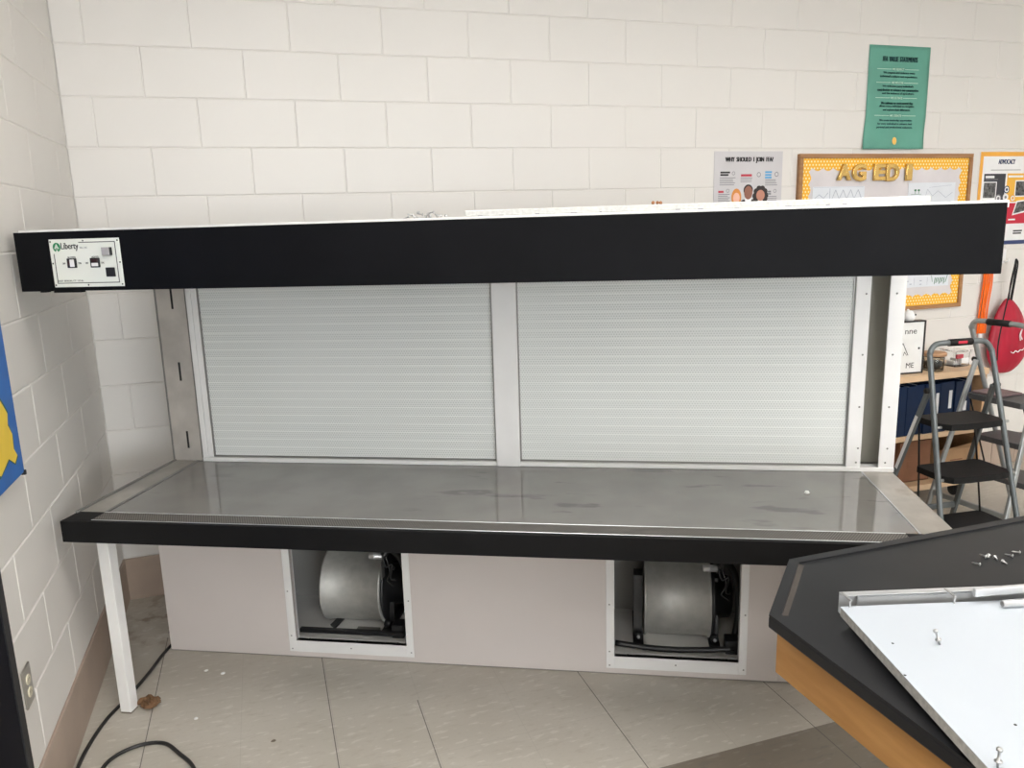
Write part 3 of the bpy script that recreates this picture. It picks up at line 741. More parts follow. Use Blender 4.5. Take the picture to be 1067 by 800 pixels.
MB().prism([(3.285, 1.70), (3.36, 1.70), (3.345, 1.755), (3.325, 1.763), (3.262, 1.763), (3.24, 1.75), (3.235, 1.70)], -.0039, -.0033, 'y').build('dark_suit', M['hair2'], q)
MB().prism([(3.277, 1.745), (3.311, 1.745), (3.316, 1.770), (3.272, 1.770)], -.0046, -.0040, 'y').build('white_collar', M['poster_w'], q)
disc(q, 'black_hair', M['hair2'], 3.2935, 1.813, .0295, .030, -.0036); disc(q, 'brown_face', M['skin2'], 3.2935, 1.799, .026, .036, -.0049)
for k, (dx, dz) in enumerate(((-.034, -.012), (-.027, .012), (-.01, .026), (.012, .026), (.028, .012), (.034, -.010), (.03, -.028), (-.03, -.03))): disc(q, 'dark_curl', M['hair2'], 3.372+dx, 1.793+dz, .017, .017, -.0036-.00002*k, 14)
disc(q, 'dark_curls', M['hair2'], 3.372, 1.803, .033, .030, -.0042); disc(q, 'tan_face', M['skin3'], 3.372, 1.784, .027, .029, -.0049)

# advocacy poster
q = tag(MB().box(4.920, 5.36, -.004, -.0008, 1.455, 2.014).build('hanging_poster', M['poster_w']), 'white poster with orange border on advocacy at the right edge', 'poster')
y = -.0045
MB().box(4.920, 5.36, y-.0004, y+.0004, 1.988, 2.014).box(4.920, 4.944, y-.0004, y+.0004, 1.730, 1.988).build('orange_border', M['pos_or'], q)
MB().box(4.920, 5.36, y-.0004, y+.0004, 1.455, 1.479).build('navy_strip', M['pos_navy'], q)
T('ADVOCACY', 5.066, 5.198, 1.942, 1.970, M['pos_navy'], q, y=y, bold=.016)
bars(q, M['greyink'], 5.01, 5.257, (1.907,), .0035, y=y)
MB().box(4.961, 5.133, y-.0004, y+.0004, 1.715, 1.885).build('charcoal_block', M['pos_dark'], q)
MB().box(5.147, 5.345, y-.0004, y+.0004, 1.715, 1.886).build('yellow_block', M['pos_yel'], q)
MB().box(5.06, 5.345, y-.0004, y+.0004, 1.582, 1.708).build('red_block', M['pos_red'], q)
bars(q, M['poster_w'], 4.972, 5.06, (1.866,), .014, y=y-.0008, seed=2); bars(q, M['poster_w'], 5.155, 5.29, (1.868,), .012, y=y-.0008, seed=12); bars(q, M['greyink'], 4.972, 5.075, (1.851,), .004, y=y-.0008)
bars(q, M['poster_w'], 5.185, 5.245, (1.607,), .009, y=y-.0008, seed=4)
MB().box(4.958, 5.066, y-.0012, y-.0006, 1.728, 1.838).build('photo_mount', M['poster_w'], q)
MB().box(4.963, 5.058, y-.0018, y-.0013, 1.742, 1.832).build('grey_photo', M['photo'], q)
MB().box(5.215, 5.335, y-.0012, y-.0006, 1.745, 1.845).build('photo_mount', M['poster_w'], q)
MB().box(5.223, 5.33, y-.0018, y-.0013, 1.752, 1.838).build('dark_photo', M['photo'], q)
MB().prism([(5.212, 1.632), (5.345, 1.655), (5.345, 1.73), (5.24, 1.72)], y-.0012, y-.0006, 'y').build('photo_mount', M['poster_w'], q)
MB().prism([(5.222, 1.643), (5.345, 1.664), (5.345, 1.722), (5.246, 1.712)], y-.0018, y-.0013, 'y').build('tilted_photo', M['photo'], q)
for x, z, r, a in ((5.148, 1.790, .023, 'pos_navy'), (5.085, 1.737, .025, 'greyink'), (5.203, 1.737, .022, 'pos_or'), (5.144, 1.744, .022, 'poster_w')):
    disc(q, 'round_icon', M[a], x, z, r, r, y-.0022); disc(q, 'icon_ring', M['poster_w'], x, z, r*.72, r*.72, y-.0028); disc(q, 'icon_centre', M['greyink' if a == 'poster_w' else a], x, z, r*.40, r*.40, y-.0034)
bars(q, M['ink'], 5.236, 5.314, (1.537, 1.522), .009, y=y, seed=3)

# ------------------------------------------------------------------ bulletin board
bb = thing('bulletin_board', 'wood framed bulletin board with yellow polka dot border', 'bulletin board', (3.605, 0, 1.088))
BW_, BH_ = 1.236, .914; fw = .024
f = MB(); f.box(0, BW_, -.028, -.001, 0, fw, .002).box(0, BW_, -.028, -.001, BH_-fw, BH_, .002).box(0, fw, -.028, -.001, fw, BH_-fw, .002).box(BW_-fw, BW_, -.028, -.001, fw, BH_-fw, .002)
f.build('frame', M['oakframe'], bb)
MB().box(fw, BW_-fw, -.014, -.001, fw, BH_-fw).build('backing_paper', M['boardpaper'], bb)
def scallop(x0, x1, z, out, n):
    """strip polygon with a wavy inner edge; out = direction of the inner edge in z."""
    pts = []
    for k in range(n*6+1):
        u = k/(n*6); pts.append((x0+(x1-x0)*u, z+out*(.0+-.004+.016*abs(math.sin(PI*n*u)))))
    return pts
bd = MB(); bw = .056
i0, i1, j0, j1 = fw, BW_-fw, fw, BH_-fw
bd.prism([(i0, j1), (i1, j1)]+scallop(i0, i1, j1-bw, -1, 17)[::-1], -.0165, -.0145, 'y')
bd.prism([(i0, j0), (i1, j0)]+scallop(i0, i1, j0+bw, 1, 17)[::-1], -.0165, -.0145, 'y')
L_ = [(z_, x_) for x_, z_ in scallop(j0+.01, j1-.01, i0+bw-.006, 1, 13)]
bd.prism([(i0, j0+.01), (i0, j1-.01)]+L_[::-1], -.0162, -.0145, 'y')
R_ = [(z_, x_) for x_, z_ in scallop(j0+.01, j1-.01, i1-bw+.006, -1, 13)]
bd.prism([(i1, j0+.01), (i1, j1-.01)]+R_[::-1], -.0162, -.0145, 'y')
bd.build('polka_border', M['border'], bb)
def balloon(ch, x0, x1, z0, z1, label):
    cu = bpy.data.curves.new('t', 'FONT'); cu.body = ch; cu.extrude = .02; cu.bevel_depth = .035; cu.bevel_resolution = 3; cu.offset = .02; cu.resolution_u = 4
    o = bpy.data.objects.new('t', cu); C.objects.link(o); bpy.context.view_layer.update()
    me = bpy.data.meshes.new_from_object(o.evaluated_get(bpy.context.evaluated_depsgraph_get()))
    bpy.data.objects.remove(o); bpy.data.curves.remove(cu)
    xs = [v.co.x for v in me.vertices]; zs = [v.co.y for v in me.vertices]; ds = [v.co.z for v in me.vertices]
    for v in me.vertices:
        v.co = (x0+(v.co.x-min(xs))/(max(xs)-min(xs))*(x1-x0), -.0185-(v.co.z-min(ds))/(max(ds)-min(ds))*.018, z0+(v.co.y-min(zs))/(max(zs)-min(zs))*(z1-z0))
    for p in me.polygons: p.use_smooth = True
    me.materials.clear(); me.materials.append(M['gold'])
    ob = bpy.data.objects.new('foil_letter', me); C.objects.link(ob)
    return tag(ob, label, 'letter', 'gold foil letters on the bulletin board')
balloon('A', 3.856, 3.952, 1.856, 1.946, 'gold foil balloon letter A on the bulletin board')
balloon('G', 3.958, 4.055, 1.850, 1.947, 'gold foil balloon letter G on the bulletin board')
balloon('E', 4.108, 4.190, 1.853, 1.946, 'gold foil balloon letter E on the bulletin board')
balloon('D', 4.194, 4.290, 1.848, 1.946, 'gold foil balloon letter D on the bulletin board')
balloon('1', 4.338, 4.384, 1.850, 1.945, 'gold foil balloon figure 1 on the bulletin board')
def sheet(x0, x1, z0, z1, label, y=-.0155): return tag(MB().box(x0, x1, y-.001, y, z0, z1).build('drawing_sheet', M['drawing']), label, 'drawing', 'drawings pinned to the bulletin board')
s1 = sheet(3.706, 4.062, 1.58, 1.824, 'white pencil drawing of zigzag peaks under the gold A')
zz = MB()
def stroke(mb, pts, w=.0022, y=-.0172):
    for (a, b), (c, d_) in zip(pts, pts[1:]): mb.bar((a, y, b), (c, y, d_), .0006, w, (0, 1, 0))
stroke(zz, [(3.822, 1.815), (3.822, 1.60)]); stroke(zz, [(3.835, 1.75)]+[(3.835+.026*k, 1.805 if k % 2 else 1.755) for k in range(1, 9)]); stroke(zz, [(3.72, 1.76), (3.75, 1.78), (3.78, 1.76), (3.81, 1.79)]); stroke(zz, [(3.712, 1.82), (4.055, 1.82)], .001)
zz.build('pencil_lines', M['pencil'], s1)
s2 = sheet(4.377, 4.729, 1.60, 1.838, 'white coloured drawing with two small trees, upper right on the board')
tz = MB()
for x in (4.43, 4.455): tz.box(x-.0015, x+.0015, -.0172, -.0166, 1.775, 1.79); tz.prism(ellipse(x, 1.795, .009, .006, 10), -.0172, -.0166, 'y')
stroke(tz, [(4.40, 1.772), (4.475, 1.772)], .002); tz.build('tree_marks', M['treeink'], s2)
tz = MB(); stroke(tz, [(4.50, 1.74), (4.52, 1.80), (4.56, 1.76), (4.60, 1.79), (4.66, 1.75), (4.71, 1.78)], .0014); stroke(tz, [(4.53, 1.81), (4.70, 1.822)], .0012); stroke(tz, [(4.55, 1.70), (4.70, 1.73)], .0012); tz.build('pencil_lines', M['pencil'], s2)
s3 = sheet(4.24, 4.735, 1.224, 1.46, 'white drawing sheet with green plants, lower right on the board')
tz = MB()
for k in range(7): stroke(tz, [(4.625+.012*k, 1.236+.006*(k % 3)), (4.63+.012*k, 1.275)], .005)
stroke(tz, [(4.61, 1.25), (4.60, 1.29)], .003); stroke(tz, [(4.71, 1.245), (4.725, 1.29)], .004); tz.build('plant_marks', M['treeink'], s3)
tz = MB()
for x, z in ((4.42, 1.262), (4.445, 1.244), (4.52, 1.262), (4.52, 1.240)): tz.box(x-.008, x+.008, -.0172, -.0166, z-.002, z+.002)
stroke(tz, [(4.47, 1.28), (4.47, 1.235)], .001); stroke(tz, [(4.57, 1.28), (4.57, 1.235)], .001); tz.build('pencil_lines', M['pencil'], s3)

# ------------------------------------------------------------------ bookcase on castors
SX0, SX1, SD = 3.46, 4.635, -.43; ZS = .783
bc = thing('bookcase', 'birch plywood bookcase on black castors against the block wall', 'bookcase', (SX0, 0, 0))
w_ = SX1-SX0
MB().box(-.005, w_+.01, SD-.005, -.02, ZS-.036, ZS, .003).build('top', M['birch'], bc)
MB().box(.0, w_, SD+.005, -.03, .405, .433, .002).build('shelf', M['birch'], bc)
MB().box(.0, w_, SD, -.03, .100, .134, .002).build('bottom', M['birch'], bc)
MB().box(0, .02, SD, -.03, .134, ZS-.036, .001).build('side', M['birch_in'], bc); MB().box(w_-.02, w_, SD, -.03, .134, ZS-.036, .001).build('side', M['birch_in'], bc)
MB().box(0, w_, -.029, -.021, .10, ZS-.036).build('back_panel', M['birch_in'], bc)
for x in (.08, w_-.075):
    for yy in (SD+.09, -.08):
        c = MB(); c.lathe([(0, -.014), (.03, -.014), (.036, -.009), (.036, .009), (.03, .014), (0, .014)], 20, Matrix.Translation((x, yy, .036)) @ Matrix.Rotation(PI/2, 4, 'Y'))
        c.box(x-.022, x-.017, yy-.02, yy+.02, .03, .09).box(x+.017, x+.022, yy-.02, yy+.02, .03, .09).box(x-.03, x+.03, yy-.03, yy+.03, .088, .1)
        c.build('castor', M['blk_metal'], bc)
# binders
names_ = ['rightmost', 'second from the right', 'third from the right', 'fourth from the right', 'fifth from the right', 'sixth from the right', 'seventh from the right', 'eighth from the right', 'ninth from the right', 'tenth from the right', 'eleventh from the right', 'twelfth from the right', 'thirteenth from the right', 'fourteenth from the right']
edges = [4.550, 4.487, 4.432, 4.378, 4.322, 4.268, 4.214, 4.150, 4.085, 4.02, 3.955, 3.89, 3.825, 3.76, 3.70]
for k in range(14):
    x1, x0 = edges[k]-.0015, edges[k+1]+.0015
    h = .287-(.004 if k % 3 == 1 else 0); wdt = x1-x0
    b = MB(); b.box(0, wdt, 0, .004, 0, h, .0015).box(0, .003, .003, .25, 0, h, .001).box(wdt-.003, wdt, .003, .25, 0, h, .001)
    o = b.build('ring_binder', M['navy']); o.location = (x0, -.412+(.008 if k % 4 == 2 else 0), .4335)
    extra = ' with white spine label' if k in (0, 2, 4) else ''
    tag(o, 'navy ring binder'+extra+' on the bookcase, '+names_[k], 'binder', 'navy ring binders on the bookcase')
    MB().box(.004, wdt-.004, .012, .235, .006, h-.012).build('page_block', M['label_w'], o)
    if k == 2: MB().box(wdt*.28, wdt*.72, -.001, .0, .13, .235).build('spine_label', M['label_w'], o)
    if k == 4: MB().box(wdt*.45, wdt*.85, -.001, .0, .09, .23).build('spine_label', M['label_w'], o)
    if k == 0: MB().box(wdt*.1, wdt*.5, -.001, .0, .11, .165).build('spine_label', M['label_w'], o)
# cardboard boxes on the bottom shelf
def carton(x0, x1, y0, y1, z0, z1, mat, label, flaps=True, rz=0.):
    t = thing('cardboard_box', label, 'box', ((x0+x1)/2, (y0+y1)/2, z0), rz)
    a, b, h = (x1-x0)/2, (y1-y0)/2, z1-z0
    m = MB(); m.box(-a, a, -b, -b+.004, 0, h).box(-a, a, b-.004, b, 0, h).box(-a, -a+.004, -b+.004, b-.004, 0, h).box(a-.004, a, -b+.004, b-.004, 0, h).box(-a, a, -b, b, 0, .004)
    m.build('carton_body', mat, t)
    if flaps:
        MB().bar((-a, -b+.004, h-.002), (-a, -b-.02, h+.055), .003, .003).quad([(-a, -b, h), (a, -b, h), (a, -b-.035, h+.045), (-a, -b-.035, h+.02)]).build('carton_flap', mat, t)
        MB().quad([(a-.002, -b, h), (a-.002, b, h), (a+.005, b-.02, h+.06), (a+.005, -b-.02, h+.05)]).build('carton_flap', mat, t)
    MB().box(-a*.45, a*.35, -b-.0008, -b+.001, h*.62, h*.66).box(-a*.45, -a*.1, -b-.0008, -b+.001, h*.30, h*.52).build('printed_mark', M['card_d'], t)
    return t
carton(4.375, 4.600, -.41, -.12, .1345, .315, M['card'], 'open brown cardboard box on the bookcase bottom shelf')
carton(4.115, 4.34, -.36, -.08, .1345, .375, M['card_d'], 'dark brown cardboard box left of the open carton', False)
# letter sign on the bookcase top
lb = thing('letter_sign', 'white letter board sign in a deep black frame on the bookcase', 'sign', (3.892, -.352, ZS), math.radians(-6))
MB().box(0, .318, .0, .05, 0, .008).box(0, .318, 0, .05, .290, .298).box(0, .007, 0, .05, .008, .29).box(.311, .318, 0, .05, .008, .29).build('sign_frame', M['frame_b'], lb)
MB().box(.007, .311, .006, .044, .008, .290).build('sign_face', M['sign'], lb)
text_obj('nne', .192, .266, .225, .247, .0055, M['ink'], lb); text_obj('ME', .212, .262, .033, .062, .0055, M['ink'], lb)
rg = MB(); stroke(rg, [(.150, .105), (.183, .175), (.220, .105)], .004, .0055); stroke(rg, [(.19, .105), (.196, .125), (.212, .105)], .003, .0055); rg.build('tent_mark', M['ink'], lb)
MB().lathe([(0, .001), (.006, .0008), (.0065, 0)], 12, Matrix.Translation((.287, .0055, .142)) @ Matrix.Rotation(PI/2, 4, 'X')).build('magnet', M['ink'], lb)
# white ceramic ornament on the sign
og = thing('ceramic_ornament', 'small white ceramic ornament on top of the letter sign', 'ornament', (4.118, -.352, ZS+.298))
MB().lathe([(0, 0), (.022, 0), (.030, .012), (.031, .028), (.022, .046), (.010, .056), (0, .058)], 20).build('body', M['hookw'], og)
MB().lathe([(0, .004), (.004, .003), (.005, 0)], 8, Matrix.Translation((.016, -.0265, .034)) @ Matrix.Rotation(PI/2, 4, 'X')).build('eye', M['ink'], og)
MB().lathe([(0, 0), (.006, 0), (.007, .012), (0, .016)], 8, Matrix.Translation((-.012, 0, .05))).build('ear', M['hookw'], og)
# glass jar with wooden lid
j = thing('storage_jar', 'glass jar with a wide bamboo lid and dark contents', 'jar', (4.325, -.345, ZS))
MB().lathe([(0, 0), (.050, 0), (.054, .004), (.054, .078), (.050, .084), (.047, .084), (.050, .076), (.050, .006), (0, .004)], 28).build('jar_body', M['glass'], j)
MB().lathe([(0, .0045), (.0485, .0065), (.0485, .045), (.03, .052), (0, .048)], 24).build('jar_contents', M['pebble'], j)
MB().lathe([(0, .0845), (.062, .0845), (.064, .088), (.064, .101), (.061, .105), (0, .105)], 28).build('jar_lid', M['bamboo'], j)
# clear plastic tub
tb = thing('plastic_tub', 'clear plastic tub with a white label on the bookcase', 'tub', (4.685, -.0, ZS), 0)
tb.location = (4.545, -.28, ZS)
MB().prism([(-.05, -.055), (.055, -.055), (.055, .055), (-.05, .055)], 0, .003, 'z').box(-.05, .055, -.055, -.052, .003, .085).box(-.05, .055, .052, .055, .003, .085).box(-.05, -.047, -.052, .052, .003, .085).box(.052, .055, -.052, .052, .003, .085).build('tub_body', M['clear'], tb)
MB().box(-.055, .06, -.06, .06, .0852, .095, .003).build('tub_lid', M['clear'], tb)
MB().box(-.005, .05, -.0565, -.0555, .02, .05).build('tub_label', M['label_w'], tb)
MB().box(-.035, -.01, -.03, .02, .0035, .03, .003).box(.0, .035, -.02, .03, .0035, .04, .003).build('tub_contents', M['label_w'], tb)
MB().box(-.03, .02, -.045, -.035, .045, .07, .002).build('tub_card', M['redink'], tb)

# ------------------------------------------------------------------ hooks, red bag, orange ribbons
bag = thing('drawstring_bag', 'red drawstring bag hanging from a white wall hook', 'bag', (5.21, -.060, .64))
prof = [(.0, .035, .004), (.02, .075, .02), (.06, .112, .038), (.11, .140, .046), (.17, .150, .048), (.23, .142, .046), (.30, .122, .042), (.36, .104, .036), (.42, .074, .028), (.455, .042, .022), (.475, .022, .018), (.482, .010, .008)]
bm_ = MB(); rings = []; rr = random.Random(2)
for z, a, dpt in prof:
    cxk = .0+.02*math.sin(z*6)-.03*(z/.48)
    rings.append([bm_.bm.verts.new((cxk+a*1.12*math.cos(2*PI*k/28), dpt*math.sin(2*PI*k/28)*(1+.18*math.sin(k*3.1+z*9)), z+.0*k)) for k in range(28)])
for A, B in zip(rings, rings[1:]):
    for k in range(28): bm_.bm.faces.new((A[k], A[(k+1) % 28], B[(k+1) % 28], B[k])).smooth = True
bm_.bm.faces.new(rings[0][::-1]); bm_.bm.faces.new(rings[-1])
o = bm_.build('bag_body', M['red'], bag); sd = o.modifiers.new('s', 'SUBSURF'); sd.levels = 1; sd.render_levels = 1
cz = MB()
cz.tube(spline([(-.035, -.012, .47), (-.04, -.02, .58), (-.032, -.030, .70), (-.028, -.030, .728)]), .0045, 8)
cz.tube(spline([(-.02, -.012, .47), (-.018, -.02, .58), (-.024, -.030, .70), (-.028, -.030, .728)]), .0045, 8)
cz.tube(spline([(-.125, -.048, .10), (-.14, -.058, .22), (-.11, -.055, .40), (-.06, -.04, .58), (-.03, -.03, .728)]), .004, 8)
cz.tube(spline([(-.028, -.030, .728), (-.01, -.03, .70), (-.012, -.025, .60), (-.02, -.02, .47)]), .004, 8)
cz.build('drawcord', M['cordb'], bag)
lg = MB()
lg.tube(spline([(-.03, -.0585, .148), (-.01, -.0595, .140), (.01, -.059, .152), (.03, -.058, .143), (.05, -.0565, .155), (.07, -.054, .152), (.095, -.050, .165)]), .0032, 6)
lg.tube(spline([(.045, -.056, .215), (.035, -.056, .25), (.05, -.055, .285), (.045, -.054, .25), (.06, -.055, .22)]), .0035, 6)
lg.build('white_print', M['poster_w'], bag)
hk = thing('coat_hook', 'white plastic wall hook above the red bag', 'hook', (5.182, 0, 1.362))
MB().box(-.014, .014, -.008, -.0005, -.025, .065, .003).build('hook_plate', M['hookw'], hk)
MB().tube(spline([(0, -.008, -.005), (0, -.022, -.014), (0, -.036, -.010), (0, -.040, .008)]), .005, 8).build('hook_arm', M['hookw'], hk)
rb = thing('ribbon_bunch', 'bunch of orange ribbons hanging beside the bulletin board', 'ribbon', (5.035, -.018, .905))
r_ = MB(); rr = random.Random(5)
for k in range(6):
    x = -.028+.012*k; top_x = .0+.010*(k-2.5)
    pts = spline([(x*.9-.005, -.004*(k % 3), .0), (x+.004*math.sin(k), -.006*(k % 2), .16), (x*.95+.012, -.004*(k % 3), .34), (top_x, 0, .52)], 6)
    wv = [.007+.002*math.sin(i*1.3+k) for i in range(len(pts))]
    for (a, b) in zip(pts, pts[1:]): r_.bar(a, b, .013, .0012, (1, 0, 0))
r_.build('ribbons', M['orange'], rb)
MB().box(-.022, .006, -.008, .002, -.03, .0, .003).build('clip_end', M['label_w'], rb)
MB().box(-.012, .012, -.012, .0165, .515, .53, .002).build('hanger', M['hookw'], rb)

# ------------------------------------------------------------------ step ladders
def ladder(name, label, loc, rz, frame, tread_m, k, ztop, treads, hw_top, hw_bot, logo, rear_dx=.0, rear_spread=.47, tray=False, rear_cross=True, skew=0.):
    """local frame: x across, y backwards (away from the front), rails lean back by k per metre of height."""
    t = thing(name, label, 'step ladder', loc, rz, 'folding step ladders')
    hw = lambda z: hw_bot+(hw_top-hw_bot)*z/ztop
    Y = lambda z: k*z
    R_ = .013
    for s in (-1, 1):
        pts = [(s*hw(z), Y(z), z) for z in (0.012, .25, .5, ztop-.09)]
        X = lambda z: -skew*z/ztop
        pts = [(p_[0]+X(p_[2]), p_[1], p_[2]) for p_ in pts]
        c = [(s*(hw(ztop))+X(ztop), Y(ztop-.04), ztop-.045), (s*(hw(ztop)-.022)+X(ztop), Y(ztop-.012), ztop-.012), (s*(hw(ztop)-.06)+X(ztop), Y(ztop), ztop), (X(ztop), Y(ztop), ztop)]
        MB().tube(spline(pts+c, 6), R_, 12).build('front_rail', frame, t)
        MB().tube([(s*hw(0), Y(0), 0), (s*hw(.03), Y(.03), .03)], R_+.004, 12).build('foot', M['grip'], t)
        zp = ztop*.80; p = (s*(hw(zp)+.0)+X(zp), Y(zp)+.022, zp); q_ = (s*(hw_bot+.02)+rear_dx, Y(zp)+rear_spread, .012)
        l = MB().bar(p, q_, .026, .018, (0, 1, .6), .003).build('rear_leg', frame, t)
        pq = lambda u: Vector(p)*(1-u)+Vector(q_)*u
        MB().bar(pq(.97), pq(1.0), .034, .026, (0, 1, .6), .003).build('rear_foot', M['grip'], l)
        MB().lathe([(0, -.012), (.013, -.012), (.013, .012), (0, .012)], 12, Matrix.Translation((s*(hw(zp)+.012)+X(zp), Y(zp)+.015, zp)) @ Matrix.Rotation(PI/2, 4, 'Y')).build('pivot', M['grip'], t)
        if s < 0 and logo:
            d_ = (Vector(q_)-Vector(p)).normalized(); u_ = Vector((0, 1, .6)); u_ = (u_-d_*u_.dot(d_)).normalized(); n_ = d_.cross(u_)
            n_ = n_ if n_.y < 0 else -n_
            MB().bar(pq(.16)+n_*.0098, pq(.50)+n_*.0098, .018, .001, (0, 1, .6)).build('sticker', M['label_w'], l)
    zc = ztop*.80; s0 = Y(zc)+.022
    zr = .16; u = 1-(zr-.012)/(zc-.012)
    hx = hw(zc)+(hw_bot+.02-hw(zc))*u; yr = s0+(rear_spread-.022)*u
    if rear_cross: MB().bar((-hx+rear_dx*u, yr, zr), (hx+rear_dx*u, yr, zr), .030, .014, (0, 0, 1), .003).build('rear_brace', frame, t)
    # grip over the top
    gr = MB().tube([(-.062-skew, Y(ztop), ztop), (.062-skew, Y(ztop), ztop)], R_+.004, 14).build('handle_grip', M['grip'], t)
    if logo: MB().box(-.025-skew, .025-skew, Y(ztop)-R_-.0062, Y(ztop)-R_-.0035, ztop-.005, ztop+.008, .001).build('badge', M['red_logo'], gr)
    for i, (z, d_) in enumerate(treads):
        w2 = hw(z)-.017; th = .030; y0 = Y(z)-.035
        m = MB()
        pl_ = [(-w2, y0+.045), (-w2+.03, y0+.004), (-w2*.4, y0-.003), (w2*.4, y0-.003), (w2-.03, y0+.004), (w2, y0+.045), (w2, y0+d_-.02), (w2-.02, y0+d_), (-w2+.02, y0+d_), (-w2, y0+d_-.02)]
        m.prism(pl_, z-th, z, 'z', .003)
        tr = m.build('tread', tread_m, t)
        for s in (-1, 1):
            MB().tube([(s*w2, Y(z)+.0, z-.017), (s*(hw(z)+.015), Y(z), z-.017)], .007, 10).build('tread_pin', M['zinc'], tr)
        if tray and i == len(treads)-1:
            MB().box(-w2*.1, w2*.9, y0+.03, y0+d_-.02, z, z+.012, .004).build('tool_tray', M['tray'], tr)
    # thin tie rods from the rear of each tread down to the one below
    for s in (-1, 1):
        w = MB(); prev = None
        for z, d_ in treads[::-1]:
            p = (s*(hw(z)-.03), Y(z)-.035+d_-.02, z-.032)
            if prev: w.tube([prev, p], .0045, 8)
            prev = p
        w.build('tie_rod', M['grip'], t)
    return t
a1 = math.radians(-5)
ladder('step_ladder', 'dark grey folding step ladder with black treads beside the bench', (3.824, -1.205, 0), a1, M['lad'], M['tread'], .22, 1.065, [(.20, .25), (.46, .225), (.700, .21)], .169, .222, True, rear_spread=.31, skew=.032)
ladder('step_ladder', 'lighter grey step ladder behind the dark one, by the bag', (4.765, -.775, 0), math.radians(93), M['lad2'], M['tread2'], .45, 1.105, [(.235, .22), (.475, .22), (.718, .22)], .165, .205, False, tray=True, rear_spread=.27, skew=-.02)

# ------------------------------------------------------------------ black topped table
tb = thing('work_table', 'black topped table with oak apron in the right foreground', 'table', (1.606, -2.372, 0))
TL, TW, TZ = 1.85, 1.20, .90
poly = [(0, -.197), (.197, .0), (TL-.197, 0), (TL, -.197), (TL, -TW+.197), (TL-.197, -TW), (.197, -TW), (0, -TW+.197)]
MB().prism(poly, TZ-.030, TZ-.004, 'z', .004).build('tabletop', M['table'], tb)
def inset(d):
    k = d*math.tan(PI/8)
    return [(d, -.197-k), (.197+k, -d), (TL-.197-k, -d), (TL-d, -.197-k), (TL-d, -TW+.197+k), (TL-.197-k, -TW+d), (.197+k, -TW+d), (d, -TW+.197+k)]
def ring(mb, A, B, z0, z1, sides):
    for k in sides:
        a, b, c, d_ = A[k], A[(k+1) % 8], B[(k+1) % 8], B[k]
        mb.prism([a, b, c, d_], z0, z1, 'z')
r_ = MB(); ring(r_, inset(.0), inset(.022), TZ-.005, TZ, range(8)); rimo = r_.build('raised_rim', M['table'], tb)
r_ = MB(); ring(r_, inset(.0222), inset(.034), TZ-.0048, TZ-.0036, (0,)); r_.build('worn_strip', M['rim'], tb)  # brown strip along the chamfer: the rim's reflection put into the colour
r_ = MB(); ring(r_, inset(.016), inset(.036), TZ-.125, TZ-.031, range(8)); r_.build('apron', M['oak'], tb)
MB().box(.62, TL-.62, -TW+.38, -.38, 0., .08).box(.56, TL-.56, -TW+.34, -.34, .08, TZ-.031, .003).build('pedestal', M['oak'], tb)

# white access board lying on the table
sa = math.radians(-16.5); SC = Vector((1.715, -2.638, TZ-.004))
sb = thing('access_board', 'white laminated board with bare chipboard edge lying on the black table', 'board', SC, sa)
lift = .014; th = .019
bd = MB(); bd.box(.0008, .56, -.60, -.0, lift, lift+th-.0012); bd.build('core', M['slab_edge'], sb)
MB().box(0, .56, -.60, .0, lift+th-.0012, lift+th, .0004).build('laminate_face', M['slab'], sb)
def bolt(x, y, tilt, ax):
    m = MB(); rot = Matrix.Translation((x, y, lift+th)) @ Matrix.Rotation(tilt, 4, ax)
    m.lathe([(0, .030), (.003, .030), (.0042, .0285), (.0042, .026), (.0019, .026), (.0019, .011), (.0052, .0108), (.0052, .0092), (.0019, .009), (.0019, -lift-th+.004)], 12, rot)
    return m.build('bolt', M['zinc'], sb)
bolt(.110, -.145, -.35, 'Y'); bolt(.013, -.452, .0, 'X'); bolt(.42, -.12, 0, 'X'); bolt(.40, -.5, 0, 'X')
for x, y in ((.032, -.136), (.003, -.232), (.095, -.366), (.30, -.30), (.235, -.40)): MB().lathe([(0, .0004), (.0022, .0003), (.0024, 0)], 8, Matrix.Translation((x, y, lift+th))).build('screw_hole', M['ink'], sb)
def SBW(x, y, z): return sb.location+Matrix.Rotation(sa, 3, 'Z') @ Vector((x, y, z))
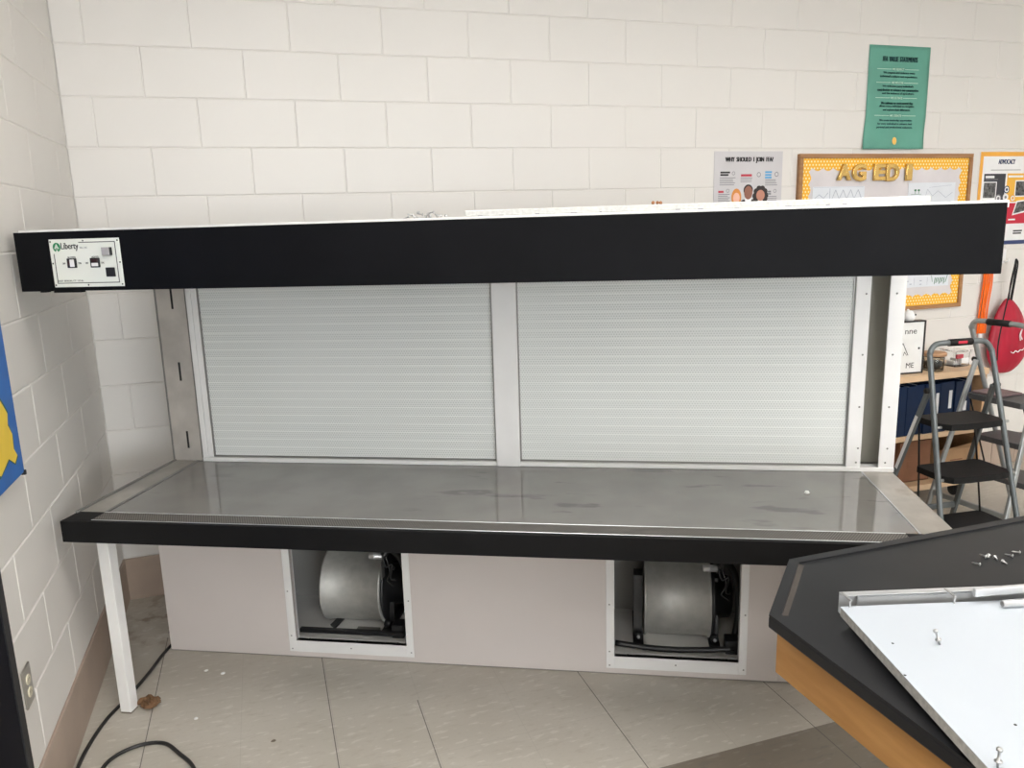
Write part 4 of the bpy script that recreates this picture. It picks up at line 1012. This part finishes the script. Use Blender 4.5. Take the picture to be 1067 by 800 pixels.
# aluminium channel along the back edge of the board
rl = thing('metal_channel', 'long aluminium channel lying along the back edge of the white board', 'metal strip', SBW(.0, .012, 0), sa)
MB().box(.012, .62, .020, .022, .004, .046, .0004).box(.012, .62, .006, .020, .0445, .046, .0004).box(.012, .62, .006, .020, .004, .0055, .0004).build('channel', M['alu'], rl)
MB().box(.045, .60, .013, .0165, .006, .0385, .0006).build('inner_strip', M['alu'], rl)
for x in (.014, .216): MB().box(x, x+.003, -.0195, -.0165, .0335, .0485, .0005).box(x, x+.0045, -.0195, .016, .0465, .0485, .0004).build('clip', M['zinc'], rl)
b1 = tag(MB().bar((0, 0, 0), (.22, .016, 0), .016, .010, (0, 0, 1), .0015).build('metal_bar', M['alu']), 'flat aluminium bar lying askew over the metal channel', 'metal strip')
b1.location = SBW(.255, -.004, .0535); b1.rotation_euler = (0, 0, sa)
b2 = thing('metal_rod', 'rounded aluminium rod on the white board by the channel', 'metal strip', SBW(.296, -.028, lift+th+.0075), sa)
MB().tube([(0, 0, 0), (.24, .012, 0)], .0072, 12).build('rod', M['alu'], b2); MB().lathe([(0, -.0005), (.0052, -.0004), (.0055, .001)], 12, Matrix.Rotation(PI/2, 4, 'Y')).build('rod_end', M['rail'], b2)
# loose screws on the tabletop
for (x, y, rz_, lab, g) in ((2.168, -2.547, .5, 'small screw lying alone, nearest left on the black tabletop', 'loose screws on the tabletop'),
        (2.215, -2.522, .1, 'small screw in the cluster on the black tabletop', 'loose screws on the tabletop'), (2.226, -2.519, 2.2, 'small screw in the cluster on the black tabletop', 'loose screws on the tabletop'),
        (2.232, -2.530, 2.6, 'small screw in the cluster on the black tabletop', 'loose screws on the tabletop'), (2.228, -2.552, 2.9, 'small screw with its head up, front of the tabletop cluster', 'loose screws on the tabletop'),
        (2.272, -2.540, .5, 'small screw right of the cluster on the black tabletop', 'loose screws on the tabletop'), (2.303, -2.532, .8, 'small screw farthest right on the black tabletop', 'loose screws on the tabletop')):
    screw('screw', (x, y, TZ+.0002), (PI/2, 0, rz_), lab, 'screw', g, s=1.0)

# ------------------------------------------------------------------ light and view
wd = bpy.data.worlds.new('world'); bpy.context.scene.world = wd; wd.use_nodes = True
wd.node_tree.nodes['Background'].inputs[0].default_value = (.9, .95, 1, 1); wd.node_tree.nodes['Background'].inputs[1].default_value = .3
vs = bpy.context.scene.view_settings
vs.view_transform = 'Standard'; vs.look = 'None'; vs.gamma = 1.; vs.exposure = .34; vs.use_curve_mapping = False
